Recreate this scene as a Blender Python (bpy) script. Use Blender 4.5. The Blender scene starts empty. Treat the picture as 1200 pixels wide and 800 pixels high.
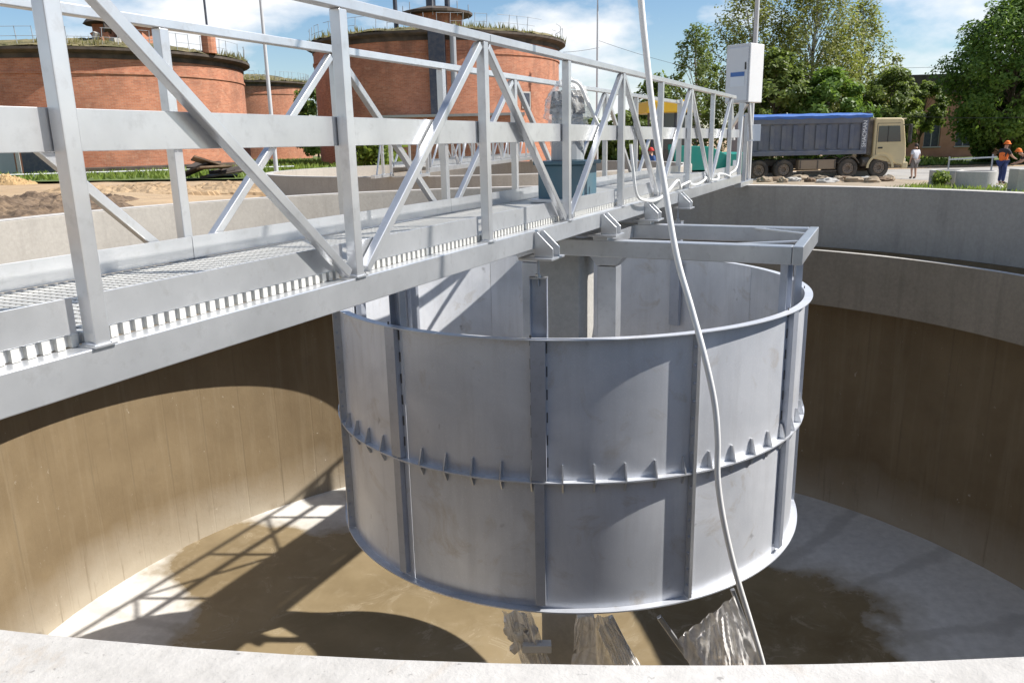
import bpy, bmesh, math, random
import numpy as np
from mathutils import Vector, Matrix, Euler
R_ = math.radians
S = bpy.context.scene
C = S.collection
random.seed(7); rng = np.random.default_rng(7)

# ------------------------------------------------------------------ camera
EYE = 2.30                                   # lens above the road level (z = 0)
F_PX, PITCH, ROLL = 922.9, 0.2470, 0.0215     # focal length in photo pixels (1200 wide)
cam_d = bpy.data.cameras.new('camera'); cam = bpy.data.objects.new('camera', cam_d); C.objects.link(cam)
cam_d.sensor_width = 36.0; cam_d.lens = 36.0 * F_PX / 1200.0; cam_d.clip_start = 0.05; cam_d.clip_end = 6000
_r = Vector((1, 0, 0)); _u = Vector((0, math.sin(PITCH), math.cos(PITCH))); _f = Vector((0, math.cos(PITCH), -math.sin(PITCH)))
c_, s_ = math.cos(ROLL), math.sin(ROLL)
_r2 = _r * c_ - _u * s_; _u2 = _r * s_ + _u * c_
cam.matrix_world = Matrix(((_r2.x, _u2.x, -_f.x, 0), (_r2.y, _u2.y, -_f.y, 0), (_r2.z, _u2.z, -_f.z, EYE), (0, 0, 0, 1)))
S.camera = cam

def ray(px, py):
    u = (px - 600) / F_PX; v = (py - 400) / F_PX
    return _f + _r2 * u - _u2 * v
def ap(px, py, Y):                            # point of a photo pixel at depth Y
    r = ray(px, py); p = r * (Y / r.y); return Vector((p.x, p.y, p.z + EYE))
def gp(px, py, z=0.0):                        # point of a photo pixel on a level
    r = ray(px, py); p = r * ((z - EYE) / r.z); return Vector((p.x, p.y, z))

# ------------------------------------------------------------------ sun, sky, exposure
SUN_EL, SUN_ANG = R_(45.5), R_(0.3)           # SUN_ANG counted from +X towards +Y
sd = Vector((math.cos(SUN_EL) * math.cos(SUN_ANG), math.cos(SUN_EL) * math.sin(SUN_ANG), math.sin(SUN_EL)))
sun_d = bpy.data.lights.new('sun', 'SUN'); sun = bpy.data.objects.new('sun', sun_d); C.objects.link(sun)
sun_d.energy = 5.0; sun_d.angle = R_(0.5); sun_d.color = (1.0, 0.955, 0.89)
sun.rotation_euler = (-sd).to_track_quat('-Z', 'Y').to_euler(); sun.location = (30, 0, 40)
W = bpy.data.worlds.new('World'); S.world = W; W.use_nodes = True
nt = W.node_tree; nt.nodes.clear()
def wn(t, **k):
    n = nt.nodes.new(t)
    for a, b in k.items(): setattr(n, a, b)
    return n
out = wn('ShaderNodeOutputWorld'); bg = wn('ShaderNodeBackground'); bg.inputs[1].default_value = 0.05
sky = wn('ShaderNodeTexSky', sky_type='NISHITA', sun_disc=False, sun_elevation=SUN_EL, sun_rotation=math.pi / 2 - SUN_ANG)
sky.air_density = 1.0; sky.dust_density = 0.3; sky.ozone_density = 3.0
tc = wn('ShaderNodeTexCoord'); sep = wn('ShaderNodeSeparateXYZ'); nt.links.new(tc.outputs['Generated'], sep.inputs[0])
# cumulus: noise over the direction, flattened towards the horizon
mp = wn('ShaderNodeMapping'); mp.inputs['Scale'].default_value = (1, 1, 2.1); mp.inputs['Location'].default_value = (0.31, 0.12, 0.05)
nt.links.new(tc.outputs['Generated'], mp.inputs[0])
nz = wn('ShaderNodeTexNoise'); nz.inputs['Scale'].default_value = 3.6; nz.inputs['Detail'].default_value = 9; nz.inputs['Roughness'].default_value = 0.55
nt.links.new(mp.outputs[0], nz.inputs[0])
rp = wn('ShaderNodeValToRGB'); rp.color_ramp.elements[0].position = 0.50; rp.color_ramp.elements[1].position = 0.63
nt.links.new(nz.outputs[0], rp.inputs[0])
hz = wn('ShaderNodeMapRange'); hz.inputs[1].default_value = 0.0; hz.inputs[2].default_value = 0.30; hz.inputs[3].default_value = 0.15; hz.inputs[4].default_value = 0.0
nt.links.new(sep.outputs[2], hz.inputs[0])
mx = wn('ShaderNodeMath', operation='MAXIMUM'); nt.links.new(rp.outputs[0], mx.inputs[0]); nt.links.new(hz.outputs[0], mx.inputs[1])
mixc = wn('ShaderNodeMixRGB'); mixc.inputs[2].default_value = (13.5, 13.8, 14.2, 1)
hs = wn('ShaderNodeHueSaturation'); hs.inputs['Saturation'].default_value = 1.22; hs.inputs['Value'].default_value = 1.65; nt.links.new(sky.outputs[0], hs.inputs['Color'])
nt.links.new(mx.outputs[0], mixc.inputs[0]); nt.links.new(hs.outputs[0], mixc.inputs[1])
nt.links.new(mixc.outputs[0], bg.inputs[0]); nt.links.new(bg.outputs[0], out.inputs[0])
S.view_settings.view_transform = 'Standard'; S.view_settings.look = 'None'; S.view_settings.gamma = 1.0
S.view_settings.exposure = 0.62
S.render.engine = 'CYCLES'

# ------------------------------------------------------------------ materials
class NT:
    def __init__(s, name):
        s.m = bpy.data.materials.new(name); s.m.use_nodes = True; s.t = s.m.node_tree
        s.b = s.t.nodes['Principled BSDF']
    def n(s, t, **k):
        x = s.t.nodes.new(t)
        for a, b in k.items(): setattr(x, a, b)
        return x
    def l(s, a, b): s.t.links.new(a, b)
    def co(s, kind='Object', scale=(1, 1, 1)):
        a = s.n('ShaderNodeTexCoord'); b = s.n('ShaderNodeMapping'); b.inputs['Scale'].default_value = scale
        s.l(a.outputs[kind], b.inputs[0]); return b.outputs[0]
    def noise(s, vec, scale, detail=5, rough=.55, dist=0):
        x = s.n('ShaderNodeTexNoise'); x.inputs['Scale'].default_value = scale; x.inputs['Detail'].default_value = detail
        x.inputs['Roughness'].default_value = rough; x.inputs['Distortion'].default_value = dist
        s.l(vec, x.inputs[0]); return x.outputs[0]
    def ramp(s, fac, stops):
        x = s.n('ShaderNodeValToRGB'); e = x.color_ramp.elements
        while len(e) < len(stops): e.new(0.5)
        for q, (p, c) in zip(e, stops):
            q.position = p; q.color = (c, c, c, 1) if isinstance(c, (int, float)) else (*c, 1)
        s.l(fac, x.inputs[0]); return x.outputs[0]
    def mix(s, fac, a, b, mode='MIX'):
        x = s.n('ShaderNodeMixRGB', blend_type=mode)
        for i, v in enumerate((fac, a, b)):
            if isinstance(v, (int, float)): x.inputs[i].default_value = v if i == 0 else (v, v, v, 1)
            elif isinstance(v, tuple): x.inputs[i].default_value = (*v, 1)
            else: s.l(v, x.inputs[i])
        return x.outputs[0]
    def math(s, op, a, b=0.0):
        x = s.n('ShaderNodeMath', operation=op)
        for i, v in enumerate((a, b)):
            if isinstance(v, (int, float)): x.inputs[i].default_value = v
            else: s.l(v, x.inputs[i])
        return x.outputs[0]
    def bump(s, h, strength=.3, dist=.01, prev=None):
        x = s.n('ShaderNodeBump'); x.inputs['Strength'].default_value = strength; x.inputs['Distance'].default_value = dist
        s.l(h, x.inputs['Height'])
        if prev: s.l(prev, x.inputs['Normal'])
        s.l(x.outputs[0], s.b.inputs['Normal']); return x.outputs[0]
    def set(s, col=None, rough=None, metal=None):
        for k, v in (('Base Color', col), ('Roughness', rough), ('Metallic', metal)):
            if v is None: continue
            if isinstance(v, (int, float)): s.b.inputs[k].default_value = v
            elif isinstance(v, tuple): s.b.inputs[k].default_value = (*v, 1)
            else: s.l(v, s.b.inputs[k])
        return s.m
def mottled(name, c1, c2, scale=6, rough=.7, metal=0, bump=0, bscale=40, stretch=(1, 1, 1), lo=.35, hi=.65):
    t = NT(name); v = t.co('Object', stretch); f = t.noise(v, scale, 6)
    col = t.ramp(f, [(lo, c1), (hi, c2)])
    if bump: t.bump(t.noise(v, bscale, 4), bump, .01)
    return t.set(col, rough, metal)
def steel(name, c1, c2, r1=.34, r2=.5, metal=.85, scale=2.5, brushed=(1, 1, 1), vary=.1):
    t = NT(name); v = t.co('Object', brushed)
    f = t.noise(v, scale, 7, .6); g = t.noise(t.co('Object'), 16, 5, .65)
    col = t.ramp(f, [(.3, c1), (.7, c2)])
    oi = t.n('ShaderNodeObjectInfo')
    k = t.n('ShaderNodeMapRange'); k.inputs[3].default_value = 1 - vary; k.inputs[4].default_value = 1 + vary * .4
    t.l(oi.outputs['Random'], k.inputs[0])
    col = t.mix(1.0, col, k.outputs[0], 'MULTIPLY')
    stain = t.ramp(g, [(.55, 0.0), (.75, .35)])
    col = t.mix(stain, col, (c1[0] * .62, c1[1] * .59, c1[2] * .54))
    rr = t.n('ShaderNodeMapRange'); rr.inputs[3].default_value = r1; rr.inputs[4].default_value = r2
    t.l(g, rr.inputs[0])
    t.bump(f, .05, .004)
    return t.set(col, rr.outputs[0], metal)
M = {}
M['steel'] = steel('stainless_steel', (.53, .54, .555), (.69, .70, .715), .24, .40, .68, 3)
M['steel_dk'] = steel('stainless_channel', (.40, .43, .49), (.53, .56, .63), .3, .45, .5, 3)
def sheetmat():
    t = NT('stainless_sheet'); v = t.co('Object'); oi = t.n('ShaderNodeObjectInfo')
    ofs = t.n('ShaderNodeVectorMath', operation='ADD'); t.l(v, ofs.inputs[0]); cmb = t.n('ShaderNodeCombineXYZ')
    t.l(t.math('MULTIPLY', oi.outputs['Random'], 37.0), cmb.inputs[0]); t.l(t.math('MULTIPLY', oi.outputs['Random'], 11.0), cmb.inputs[2]); t.l(cmb.outputs[0], ofs.inputs[1]); pv_ = ofs.outputs[0]
    mpn = t.n('ShaderNodeMapping'); mpn.inputs['Scale'].default_value = (1, 1, .12); t.l(pv_, mpn.inputs[0])
    cloud = t.noise(pv_, 1.3, 5, .55, .6); streak = t.noise(mpn.outputs[0], 9, 5, .6); fine = t.noise(pv_, 34, 5, .7)
    col = t.ramp(cloud, [(.30, (.60, .625, .67)), (.70, (.82, .84, .88))])
    k = t.n('ShaderNodeMapRange'); k.inputs[3].default_value = .86; k.inputs[4].default_value = 1.05; t.l(oi.outputs['Random'], k.inputs[0]); col = t.mix(1.0, col, k.outputs[0], 'MULTIPLY')
    col = t.mix(t.ramp(streak, [(.48, 0.0), (.74, .30)]), col, (.42, .42, .425))
    col = t.mix(t.ramp(t.noise(pv_, 2.1, 7, .65, 1.4), [(.56, 0.0), (.72, .60)]), col, (.44, .385, .31))
    smudge = t.ramp(t.noise(pv_, 5.5, 3, .5), [(.70, 0.0), (.76, .55)]); col = t.mix(smudge, col, (.22, .22, .23))
    wv = t.n('ShaderNodeTexWave', wave_type='BANDS', bands_direction='DIAGONAL'); wv.inputs['Scale'].default_value = 3.3; wv.inputs['Distortion'].default_value = 30; wv.inputs['Detail'].default_value = 5; wv.inputs['Detail Scale'].default_value = 3.5; t.l(pv_, wv.inputs[0])
    col = t.mix(t.ramp(wv.outputs[0], [(.985, 0.0), (1.0, .35)]), col, (.88, .88, .89))
    rr = t.n('ShaderNodeMapRange'); rr.inputs[3].default_value = .24; rr.inputs[4].default_value = .56; t.l(t.mix(.5, streak, fine), rr.inputs[0])
    b1 = t.bump(t.noise(pv_, 1.1, 2, .4), .55, .035); t.bump(fine, .06, .003, b1)
    return t.set(col, rr.outputs[0], .36)
M['sheet'] = sheetmat()
M['weld'] = mottled('stitch_weld_dark', (.10, .095, .09), (.16, .15, .14), 30, .5, .4)
M['galv'] = mottled('galvanised_grating', (.50, .49, .46), (.64, .63, .59), 30, .5, .45)

def concrete(name, c1, c2, streak=.35, bump=.35):
    t = NT(name); v = t.co('Object')
    f = t.noise(v, 1.1, 8, .62); g = t.noise(v, 22, 6, .7)
    col = t.ramp(f, [(.32, c1), (.68, c2)])
    col = t.mix(.35, col, t.ramp(g, [(.3, tuple(a * .7 for a in c1)), (.7, c2)]))
    if streak:
        vs = t.co('Object', (1.4, 1.4, .10)); h = t.noise(vs, 4.5, 5, .6)
        col = t.mix(t.ramp(h, [(.52, 0.0), (.72, streak)]), col, tuple(a * .55 for a in c1))
    t.bump(g, bump, .008)
    return t.set(col, .86)
def rimmat():
    m = concrete('rim_concrete', (.42, .40, .37), (.55, .53, .50), 0, .5); t = NT.__new__(NT); t.m = m; t.t = m.node_tree; t.b = t.t.nodes['Principled BSDF']
    src = t.b.inputs['Base Color'].links[0].from_socket; v = t.co('Object')
    f = t.noise(v, 2.2, 8, .7, 1.0); g = t.noise(v, 60, 3, .6)
    c = t.mix(t.ramp(f, [(.53, 0.0), (.66, .6)]), src, (.36, .27, .18)); c = t.mix(t.ramp(g, [(.66, 0.0), (.72, .6)]), c, (.16, .15, .14))
    t.l(c, t.b.inputs['Base Color']); return m
M['rim'] = rimmat()
M['rim_old'] = concrete('rim_concrete', (.47, .45, .42), (.60, .58, .55), 0, .5)
M['wall_dry'] = concrete('dry_wall_concrete', (.33, .305, .268), (.43, .40, .355), .3)
M['launder'] = concrete('launder_concrete', (.20, .165, .12), (.29, .245, .185), .35)
M['block'] = concrete('block_concrete', (.36, .35, .32), (.50, .48, .45), .1, .6)
# silt coated lower wall: brown film, form-board joints, pale band near the floor, spatter
t = NT('silt_wall_concrete'); v = t.co('Object')
f = t.noise(v, .9, 8, .6); col = t.ramp(f, [(.3, (.150, .105, .054)), (.7, (.215, .158, .088))])
vs = t.co('Object', (1, 1, .06)); h = t.noise(vs, 7, 5, .65)
col = t.mix(t.ramp(h, [(.5, 0.0), (.75, .45)]), col, (.265, .208, .132))
sx = t.n('ShaderNodeSeparateXYZ'); t.l(t.co('Object'), sx.inputs[0])
ang = t.math('ARCTAN2', sx.outputs[1], sx.outputs[0])
sw = t.math('SINE', t.math('MULTIPLY', ang, 66.0)); joint = t.ramp(sw, [(.985, 0.0), (1.0, 1.0)])
col = t.mix(t.math('MULTIPLY', t.math('MULTIPLY', joint, .45), t.ramp(f, [(.42, 0.0), (.6, 1.0)])), col, (.13, .10, .06))
low = t.n('ShaderNodeMapRange'); low.inputs[1].default_value = -3.42; low.inputs[2].default_value = -2.65; low.inputs[3].default_value = 1.0; low.inputs[4].default_value = 0.0
t.l(t.math('ADD', sx.outputs[2], t.math('MULTIPLY', t.math('SUBTRACT', f, .5), 1.1)), low.inputs[0])
col = t.mix(t.math('MULTIPLY', low.outputs[0], .75), col, (.42, .37, .29))
vo = t.n('ShaderNodeTexNoise'); vo.inputs['Scale'].default_value = 9; vo.inputs['Detail'].default_value = 9; vo.inputs['Roughness'].default_value = .8; t.l(t.co('Object', (1, 1, .6)), vo.inputs[0])
col = t.mix(t.ramp(vo.outputs[0], [(.64, 0.0), (.67, .65)]), col, (.62, .57, .48))
run = t.noise(t.co('Object', (1, 1, .035)), 16, 4, .7); col = t.mix(t.ramp(run, [(.60, 0.0), (.70, .45)]), col, (.125, .088, .046))
col = t.mix(t.ramp(t.noise(v, 3.2, 8, .75), [(.56, 0.0), (.72, .4)]), col, (.14, .105, .06))
b1 = t.bump(t.noise(v, 14, 6, .7), .35, .012); t.bump(t.math('MULTIPLY', joint, -1.0), .25, .008, b1)
M['silt'] = t.set(col, .72)
# tank floor: pale screed, brown water stain spread from the middle, damp radial bands
t = NT('tank_floor_screed'); v = t.co('Object')
sx = t.n('ShaderNodeSeparateXYZ'); t.l(v, sx.inputs[0])
rad = t.math('POWER', t.math('ADD', t.math('MULTIPLY', sx.outputs[0], sx.outputs[0]), t.math('MULTIPLY', sx.outputs[1], sx.outputs[1])), .5)
f = t.noise(v, .55, 7, .6); g = t.noise(v, 9, 6, .65)
ang = t.math('ARCTAN2', sx.outputs[1], sx.outputs[0])
lobe = t.math('POWER', 2.71828, t.math('MULTIPLY', t.math('POWER', t.math('MULTIPLY', t.math('SUBTRACT', ang, 2.55), 4.1), 2.0), -1.0))
edge = t.math('SUBTRACT', rad, t.math('MULTIPLY', lobe, 2.1))
edge = t.math('ADD', edge, t.math('MULTIPLY', t.math('SUBTRACT', t.noise(v, .9, 4, .5), .5), 2.0))
edge = t.math('ADD', edge, t.math('MULTIPLY', t.math('SUBTRACT', g, .5), .28))
wet = t.ramp(t.math('MULTIPLY', edge, .1), [(.418, 1.0), (.446, 0.0)])
damp = t.ramp(t.math('MULTIPLY', edge, .1), [(.435, .5), (.50, 0.0)])
dry = t.ramp(g, [(.3, (.56, .545, .51)), (.7, (.70, .68, .64))])
ang = t.math('ARCTAN2', sx.outputs[1], sx.outputs[0])
band = t.ramp(t.math('SINE', t.math('ADD', t.math('MULTIPLY', ang, 26.0), t.math('MULTIPLY', f, 5.0))), [(.80, 0.0), (.97, .45)])
dry = t.mix(band, dry, (.36, .345, .32))
wc = t.ramp(f, [(.3, (.155, .115, .062)), (.7, (.30, .235, .140))])
dry = t.mix(damp, dry, (.33, .29, .22))
silt = t.ramp(t.noise(v, 2.4, 7, .7, .8), [(.5, 0.0), (.68, .55)]); wc = t.mix(silt, wc, (.33, .27, .18))
col = t.mix(wet, dry, wc)
rr = t.mix(wet, .8, t.mix(silt, .14, .55))
t.bump(g, .12, .006)
M['floor'] = t.set(col, rr)

def paint(name, col, rough=.45, dirt=.35, scale=4, dcol=(.22, .19, .15)):
    t = NT(name); v = t.co('Object'); f = t.noise(v, scale, 7, .65)
    c = t.mix(t.ramp(f, [(.42, 0.0), (.72, dirt)]), col, dcol)
    return t.set(c, rough)
M['white_hose'] = paint('white_hose', (.78, .78, .76), .45, .12)
M['cabinet'] = paint('cabinet_grey', (.60, .61, .62), .4, .08)
M['cabinet_lt'] = paint('cabinet_door', (.66, .68, .70), .4, .05)
M['label_blue'] = paint('label_blue', (.06, .16, .42), .5, .05)
M['label_white'] = paint('label_white', (.7, .74, .78), .5, .05)
M['teal_box'] = paint('gearbox_teal', (.055, .125, .165), .45, .2)
M['dark'] = paint('dark_rubber', (.02, .02, .02), .7, .3)
M['film'] = None
t = NT('plastic_film'); v = t.co('Object'); f = t.noise(v, 5, 6, .6, 2.0)
tr = t.n('ShaderNodeBsdfTransparent'); ms = t.n('ShaderNodeMixShader'); om = t.t.nodes['Material Output']
t.set((.93, .91, .88), .45); t.b.inputs['Specular IOR Level'].default_value = .3
t.l(t.ramp(f, [(.3, .5), (.6, .88)]), ms.inputs[0]); t.l(tr.outputs[0], ms.inputs[1]); t.l(t.b.outputs[0], ms.inputs[2]); t.l(ms.outputs[0], om.inputs[0])
t.bump(t.noise(v, 9, 3, .5, 1.0), .15, .02)
M['film'] = t.m
t = NT('clear_film'); v = t.co('Object'); f = t.noise(v, 7, 5, .6, 2.0)
tr = t.n('ShaderNodeBsdfTransparent'); ms = t.n('ShaderNodeMixShader'); t.set((.82, .82, .80), .18)
t.l(t.ramp(f, [(.35, .12), (.68, .62)]), ms.inputs[0]); t.l(tr.outputs[0], ms.inputs[1]); t.l(t.b.outputs[0], ms.inputs[2]); t.l(ms.outputs[0], t.t.nodes['Material Output'].inputs[0])
t.bump(t.noise(v, 10, 5, .6, 1.5), .5, .02); M['film_clear'] = t.m
M['wrap_white'] = mottled('wrapped_steel', (.60, .57, .52), (.80, .78, .74), 9, .5, 0, .5, 25)
# brick of the old digesters: coordinates rolled round the drum
def brick(name, c1, c2, mort, rad):
    t = NT(name); v = t.co('Object'); sx = t.n('ShaderNodeSeparateXYZ'); t.l(v, sx.inputs[0])
    u = t.math('MULTIPLY', t.math('ARCTAN2', sx.outputs[1], sx.outputs[0]), rad)
    cb = t.n('ShaderNodeCombineXYZ'); t.l(u, cb.inputs[0]); t.l(sx.outputs[2], cb.inputs[1])
    br = t.n('ShaderNodeTexBrick'); br.inputs['Scale'].default_value = 1.0
    br.inputs['Brick Width'].default_value = .27; br.inputs['Row Height'].default_value = .082; br.inputs['Mortar Size'].default_value = .007
    br.inputs['Color1'].default_value = (*c1, 1); br.inputs['Color2'].default_value = (*c2, 1); br.inputs['Mortar'].default_value = (*mort, 1); br.inputs['Bias'].default_value = -.1
    t.l(cb.outputs[0], br.inputs[0])
    f = t.noise(v, .45, 9, .68); g = t.noise(v, 2.6, 8, .7)
    col = t.mix(t.ramp(f, [(.46, 0.0), (.68, .55)]), br.outputs[0], (.16, .075, .05))
    col = t.mix(t.ramp(g, [(.54, 0.0), (.68, .5)]), col, (.50, .30, .20))
    vs = t.co('Object', (1, 1, .08)); h = t.noise(vs, 1.4, 6, .6)
    zz = t.n('ShaderNodeMapRange'); zz.inputs[1].default_value = 4; zz.inputs[2].default_value = 9; t.l(sx.outputs[2], zz.inputs[0])
    col = t.mix(t.math('MULTIPLY', t.ramp(h, [(.47, 0.0), (.7, .7)]), zz.outputs[0]), col, (.10, .065, .05))
    t.bump(br.outputs['Fac'], .5, -.01)
    return t.set(col, .9)
M['brick'] = brick('old_red_brick', (.40, .145, .075), (.54, .22, .12), (.40, .28, .21), 9.3)
M['brick_house'] = brick('pink_brick', (.42, .18, .12), (.47, .22, .15), (.40, .25, .2), 4)
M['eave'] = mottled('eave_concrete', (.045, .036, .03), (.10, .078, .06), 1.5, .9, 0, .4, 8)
M['roof_moss'] = mottled('mossy_roof', (.09, .085, .035), (.20, .165, .085), 1.2, .95, 0, .8, 6)
M['duct'] = paint('blue_black_duct', (.035, .045, .07), .5, .3)
M['thin_metal'] = paint('thin_grey_metal', (.30, .32, .34), .5, .1)
M['lamp_grey'] = paint('lamp_pole_grey', (.48, .50, .52), .45, .1)
M['wire'] = paint('wire_black', (.04, .04, .045), .6, 0)
# ground
t = NT('site_ground'); v = t.co('Object'); f = t.noise(v, .10, 8, .6); g = t.noise(v, 1.6, 8, .7)
col = t.ramp(f, [(.35, (.36, .24, .13)), (.65, (.46, .34, .21))])
col = t.mix(t.ramp(g, [(.42, 0.0), (.68, .6)]), col, (.22, .15, .095))
t.bump(g, .8, .06); M['ground'] = t.set(col, .95)
M['clod'] = mottled('dark_clods', (.09, .062, .042), (.22, .155, .10), 3, .95, 0, .8, 12)
M['straw'] = mottled('straw_heap', (.34, .22, .10), (.46, .32, .16), 6, .95, 0, .8, 30)
M['soil_grass'] = mottled('grass_soil', (.07, .10, .025), (.12, .16, .045), .6, .95, 0, .5, 6)
M['road'] = mottled('dusty_road', (.26, .245, .225), (.38, .36, .33), .5, .9, 0, .4, 20)
M['verge'] = mottled('gravel_verge', (.25, .20, .14), (.36, .29, .21), 1.0, .95, 0, .7, 8)
def leafmat(name, cols, trans=.5):
    t = NT(name); v = t.co('Object'); f = t.noise(v, .45, 3); g = t.noise(v, 5.0, 2)
    col = t.ramp(f, [(.35, cols[0]), (.62, cols[1])]); col = t.mix(t.ramp(g, [(.4, 0.0), (.75, .75)]), col, cols[2])
    t.set(col, .55)
    tl = t.n('ShaderNodeBsdfTranslucent'); t.l(t.mix(.35, col, (.22, .30, .04)), tl.inputs[0])
    ms = t.n('ShaderNodeMixShader'); ms.inputs[0].default_value = trans
    t.l(t.b.outputs[0], ms.inputs[1]); t.l(tl.outputs[0], ms.inputs[2]); t.l(ms.outputs[0], t.t.nodes['Material Output'].inputs[0])
    return t.m
M['leaf_birch'] = leafmat('birch_leaves', [(.20, .23, .045), (.28, .295, .06), (.36, .34, .10)])
M['leaf_dark'] = leafmat('dark_leaves', [(.08, .165, .026), (.13, .23, .036), (.18, .29, .05)])
M['leaf_mid'] = leafmat('mid_leaves', [(.12, .18, .04), (.17, .23, .05), (.23, .27, .07)])
M['leaf_bright'] = leafmat('bright_leaves', [(.15, .22, .03), (.22, .30, .04), (.28, .34, .06)])
M['grass'] = leafmat('grass_blades', [(.16, .24, .035), (.22, .30, .05), (.27, .31, .08)])
M['drygrass'] = leafmat('dry_grass', [(.16, .14, .05), (.26, .21, .09), (.20, .20, .06)])
M['bark_birch'] = mottled('birch_bark', (.10, .09, .08), (.55, .53, .49), 4, .9, 0, .3, 10, (1, 1, .5), .42, .5)
M['bark'] = mottled('grey_bark', (.09, .07, .05), (.16, .13, .10), 5, .95, 0, .5, 14)

# ------------------------------------------------------------------ mesh helpers
class MB:
    def __init__(s): s.v = []; s.f = []
    def add(s, vs, fs):
        o = len(s.v); s.v += [tuple(p) for p in vs]; s.f += [tuple(i + o for i in q) for q in fs]; return s
    def box(s, c, size, rot=None):
        hx, hy, hz = (a / 2 for a in size); m = rot or Matrix.Identity(3); c = Vector(c)
        vs = [c + m @ Vector((x * hx, y * hy, z * hz)) for x in (-1, 1) for y in (-1, 1) for z in (-1, 1)]
        return s.add(vs, [(0, 1, 3, 2), (4, 6, 7, 5), (0, 4, 5, 1), (2, 3, 7, 6), (0, 2, 6, 4), (1, 5, 7, 3)])
    def span(s, lo, hi):
        lo = Vector(lo); hi = Vector(hi); return s.box((lo + hi) / 2, hi - lo)
    def bar(s, p, q, w, h, up=(0, 0, 1)):       # rectangular bar: w across, h along "up"
        p = Vector(p); q = Vector(q); d = q - p; L = d.length; d.normalize(); up = Vector(up)
        x = d.cross(up)
        if x.length < 1e-4: x = d.cross(Vector((1, 0, 0)))
        x.normalize(); u = x.cross(d)
        m = Matrix((x, d, u)).transposed(); return s.box((p + q) / 2, (w, L, h), m)
    def cyl(s, p, q, r0, r1=None, n=16, caps=True):
        r1 = r0 if r1 is None else r1; p = Vector(p); q = Vector(q); d = (q - p).normalized()
        a = d.cross(Vector((0, 0, 1)));  a = a if a.length > 1e-4 else Vector((1, 0, 0)); a.normalize(); b = d.cross(a)
        vs = [c + (a * math.cos(2 * math.pi * i / n) + b * math.sin(2 * math.pi * i / n)) * r for c, r in ((p, r0), (q, r1)) for i in range(n)]
        fs = [(i, (i + 1) % n, n + (i + 1) % n, n + i) for i in range(n)]
        if caps: fs += [tuple(range(n - 1, -1, -1)), tuple(range(n, 2 * n))]
        return s.add(vs, fs)
    def tube(s, pts, r, n=10):
        pts = [Vector(p) for p in pts]; k = len(pts); rs = r if isinstance(r, (list, tuple)) else [r] * k
        vs = []; pa = None
        for i, p in enumerate(pts):
            d = (pts[min(i + 1, k - 1)] - pts[max(i - 1, 0)]).normalized()
            a = (pa - d * pa.dot(d)) if pa else d.cross(Vector((0.3, 1, 0.2)))
            a.normalize(); pa = a; b = d.cross(a)
            vs += [p + (a * math.cos(2 * math.pi * j / n) + b * math.sin(2 * math.pi * j / n)) * rs[i] for j in range(n)]
        fs = [(i * n + j, i * n + (j + 1) % n, (i + 1) * n + (j + 1) % n, (i + 1) * n + j) for i in range(k - 1) for j in range(n)]
        fs += [tuple(range(n - 1, -1, -1)), tuple((k - 1) * n + j for j in range(n))]
        return s.add(vs, fs)
    def lathe(s, prof, n=96, a0=0, a1=2 * math.pi, closed=True, c=(0, 0, 0)):
        full = abs(a1 - a0 - 2 * math.pi) < 1e-6; m = n if full else n + 1; k = len(prof)
        vs = [(c[0] + r * math.cos(a0 + (a1 - a0) * i / n), c[1] + r * math.sin(a0 + (a1 - a0) * i / n), c[2] + z) for i in range(m) for r, z in prof]
        fs = []
        for i in range(n):
            i2 = (i + 1) % m
            for j in range(k if closed else k - 1):
                j2 = (j + 1) % k; fs.append((i * k + j, i2 * k + j, i2 * k + j2, i * k + j2))
        if not full and closed: fs += [tuple(range(k - 1, -1, -1)), tuple(n * k + j for j in range(k))]
        return s.add(vs, fs)
    def prism(s, poly, axis_o, ax, ay, az, th):  # 2D polygon extruded by th along az
        ax, ay, az, o = (Vector(q) for q in (ax, ay, az, axis_o)); n = len(poly)
        vs = [o + ax * a + ay * b for a, b in poly] + [o + ax * a + ay * b + az * th for a, b in poly]
        return s.add(vs, [tuple(range(n - 1, -1, -1)), tuple(range(n, 2 * n))] + [(i, (i + 1) % n, n + (i + 1) % n, n + i) for i in range(n)])
    def mesh(s, name):
        me = bpy.data.meshes.new(name); me.from_pydata(s.v, [], s.f); me.update()
        bm = bmesh.new(); bm.from_mesh(me); bmesh.ops.recalc_face_normals(bm, faces=bm.faces); bm.to_mesh(me); bm.free(); return me
    def build(s, name, mat, parent=None, bevel=0, smooth=False, loc=None, seg=2):
        me = s.mesh(name); return link(name, me, mat, parent, bevel, smooth, loc, seg)
def link(name, me, mat, parent=None, bevel=0, smooth=False, loc=None, seg=2):
    o = bpy.data.objects.new(name, me); C.objects.link(o)
    if mat is not None and not me.materials: me.materials.append(M[mat] if isinstance(mat, str) else mat)
    if parent: o.parent = parent
    if loc is not None: o.location = loc
    if bevel:
        b = o.modifiers.new('bevel', 'BEVEL'); b.width = bevel; b.segments = seg; b.limit_method = 'ANGLE'; b.angle_limit = R_(40); b.harden_normals = False
    if smooth:
        me.polygons.foreach_set('use_smooth', [True] * len(me.polygons))
        try: me.set_sharp_from_angle(angle=R_(35))
        except Exception: pass
    return o
def tag(o, label, cat, group=None):
    o['label'] = label; o['category'] = cat
    if group: o['group'] = group
    return o
def thing(name, loc, label, cat, rz=0, group=None):
    o = bpy.data.objects.new(name, None); C.objects.link(o); o.location = loc; o.rotation_euler = (0, 0, rz); o.empty_display_size = .2
    return tag(o, label, cat, group)
def structure(o): o['kind'] = 'structure'; return o
def copy_tree(o, parent=None):
    c = o.copy(); C.objects.link(c)
    if parent: c.parent = parent
    for ch in [q for q in o.children]: copy_tree(ch, c)
    return c
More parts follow.
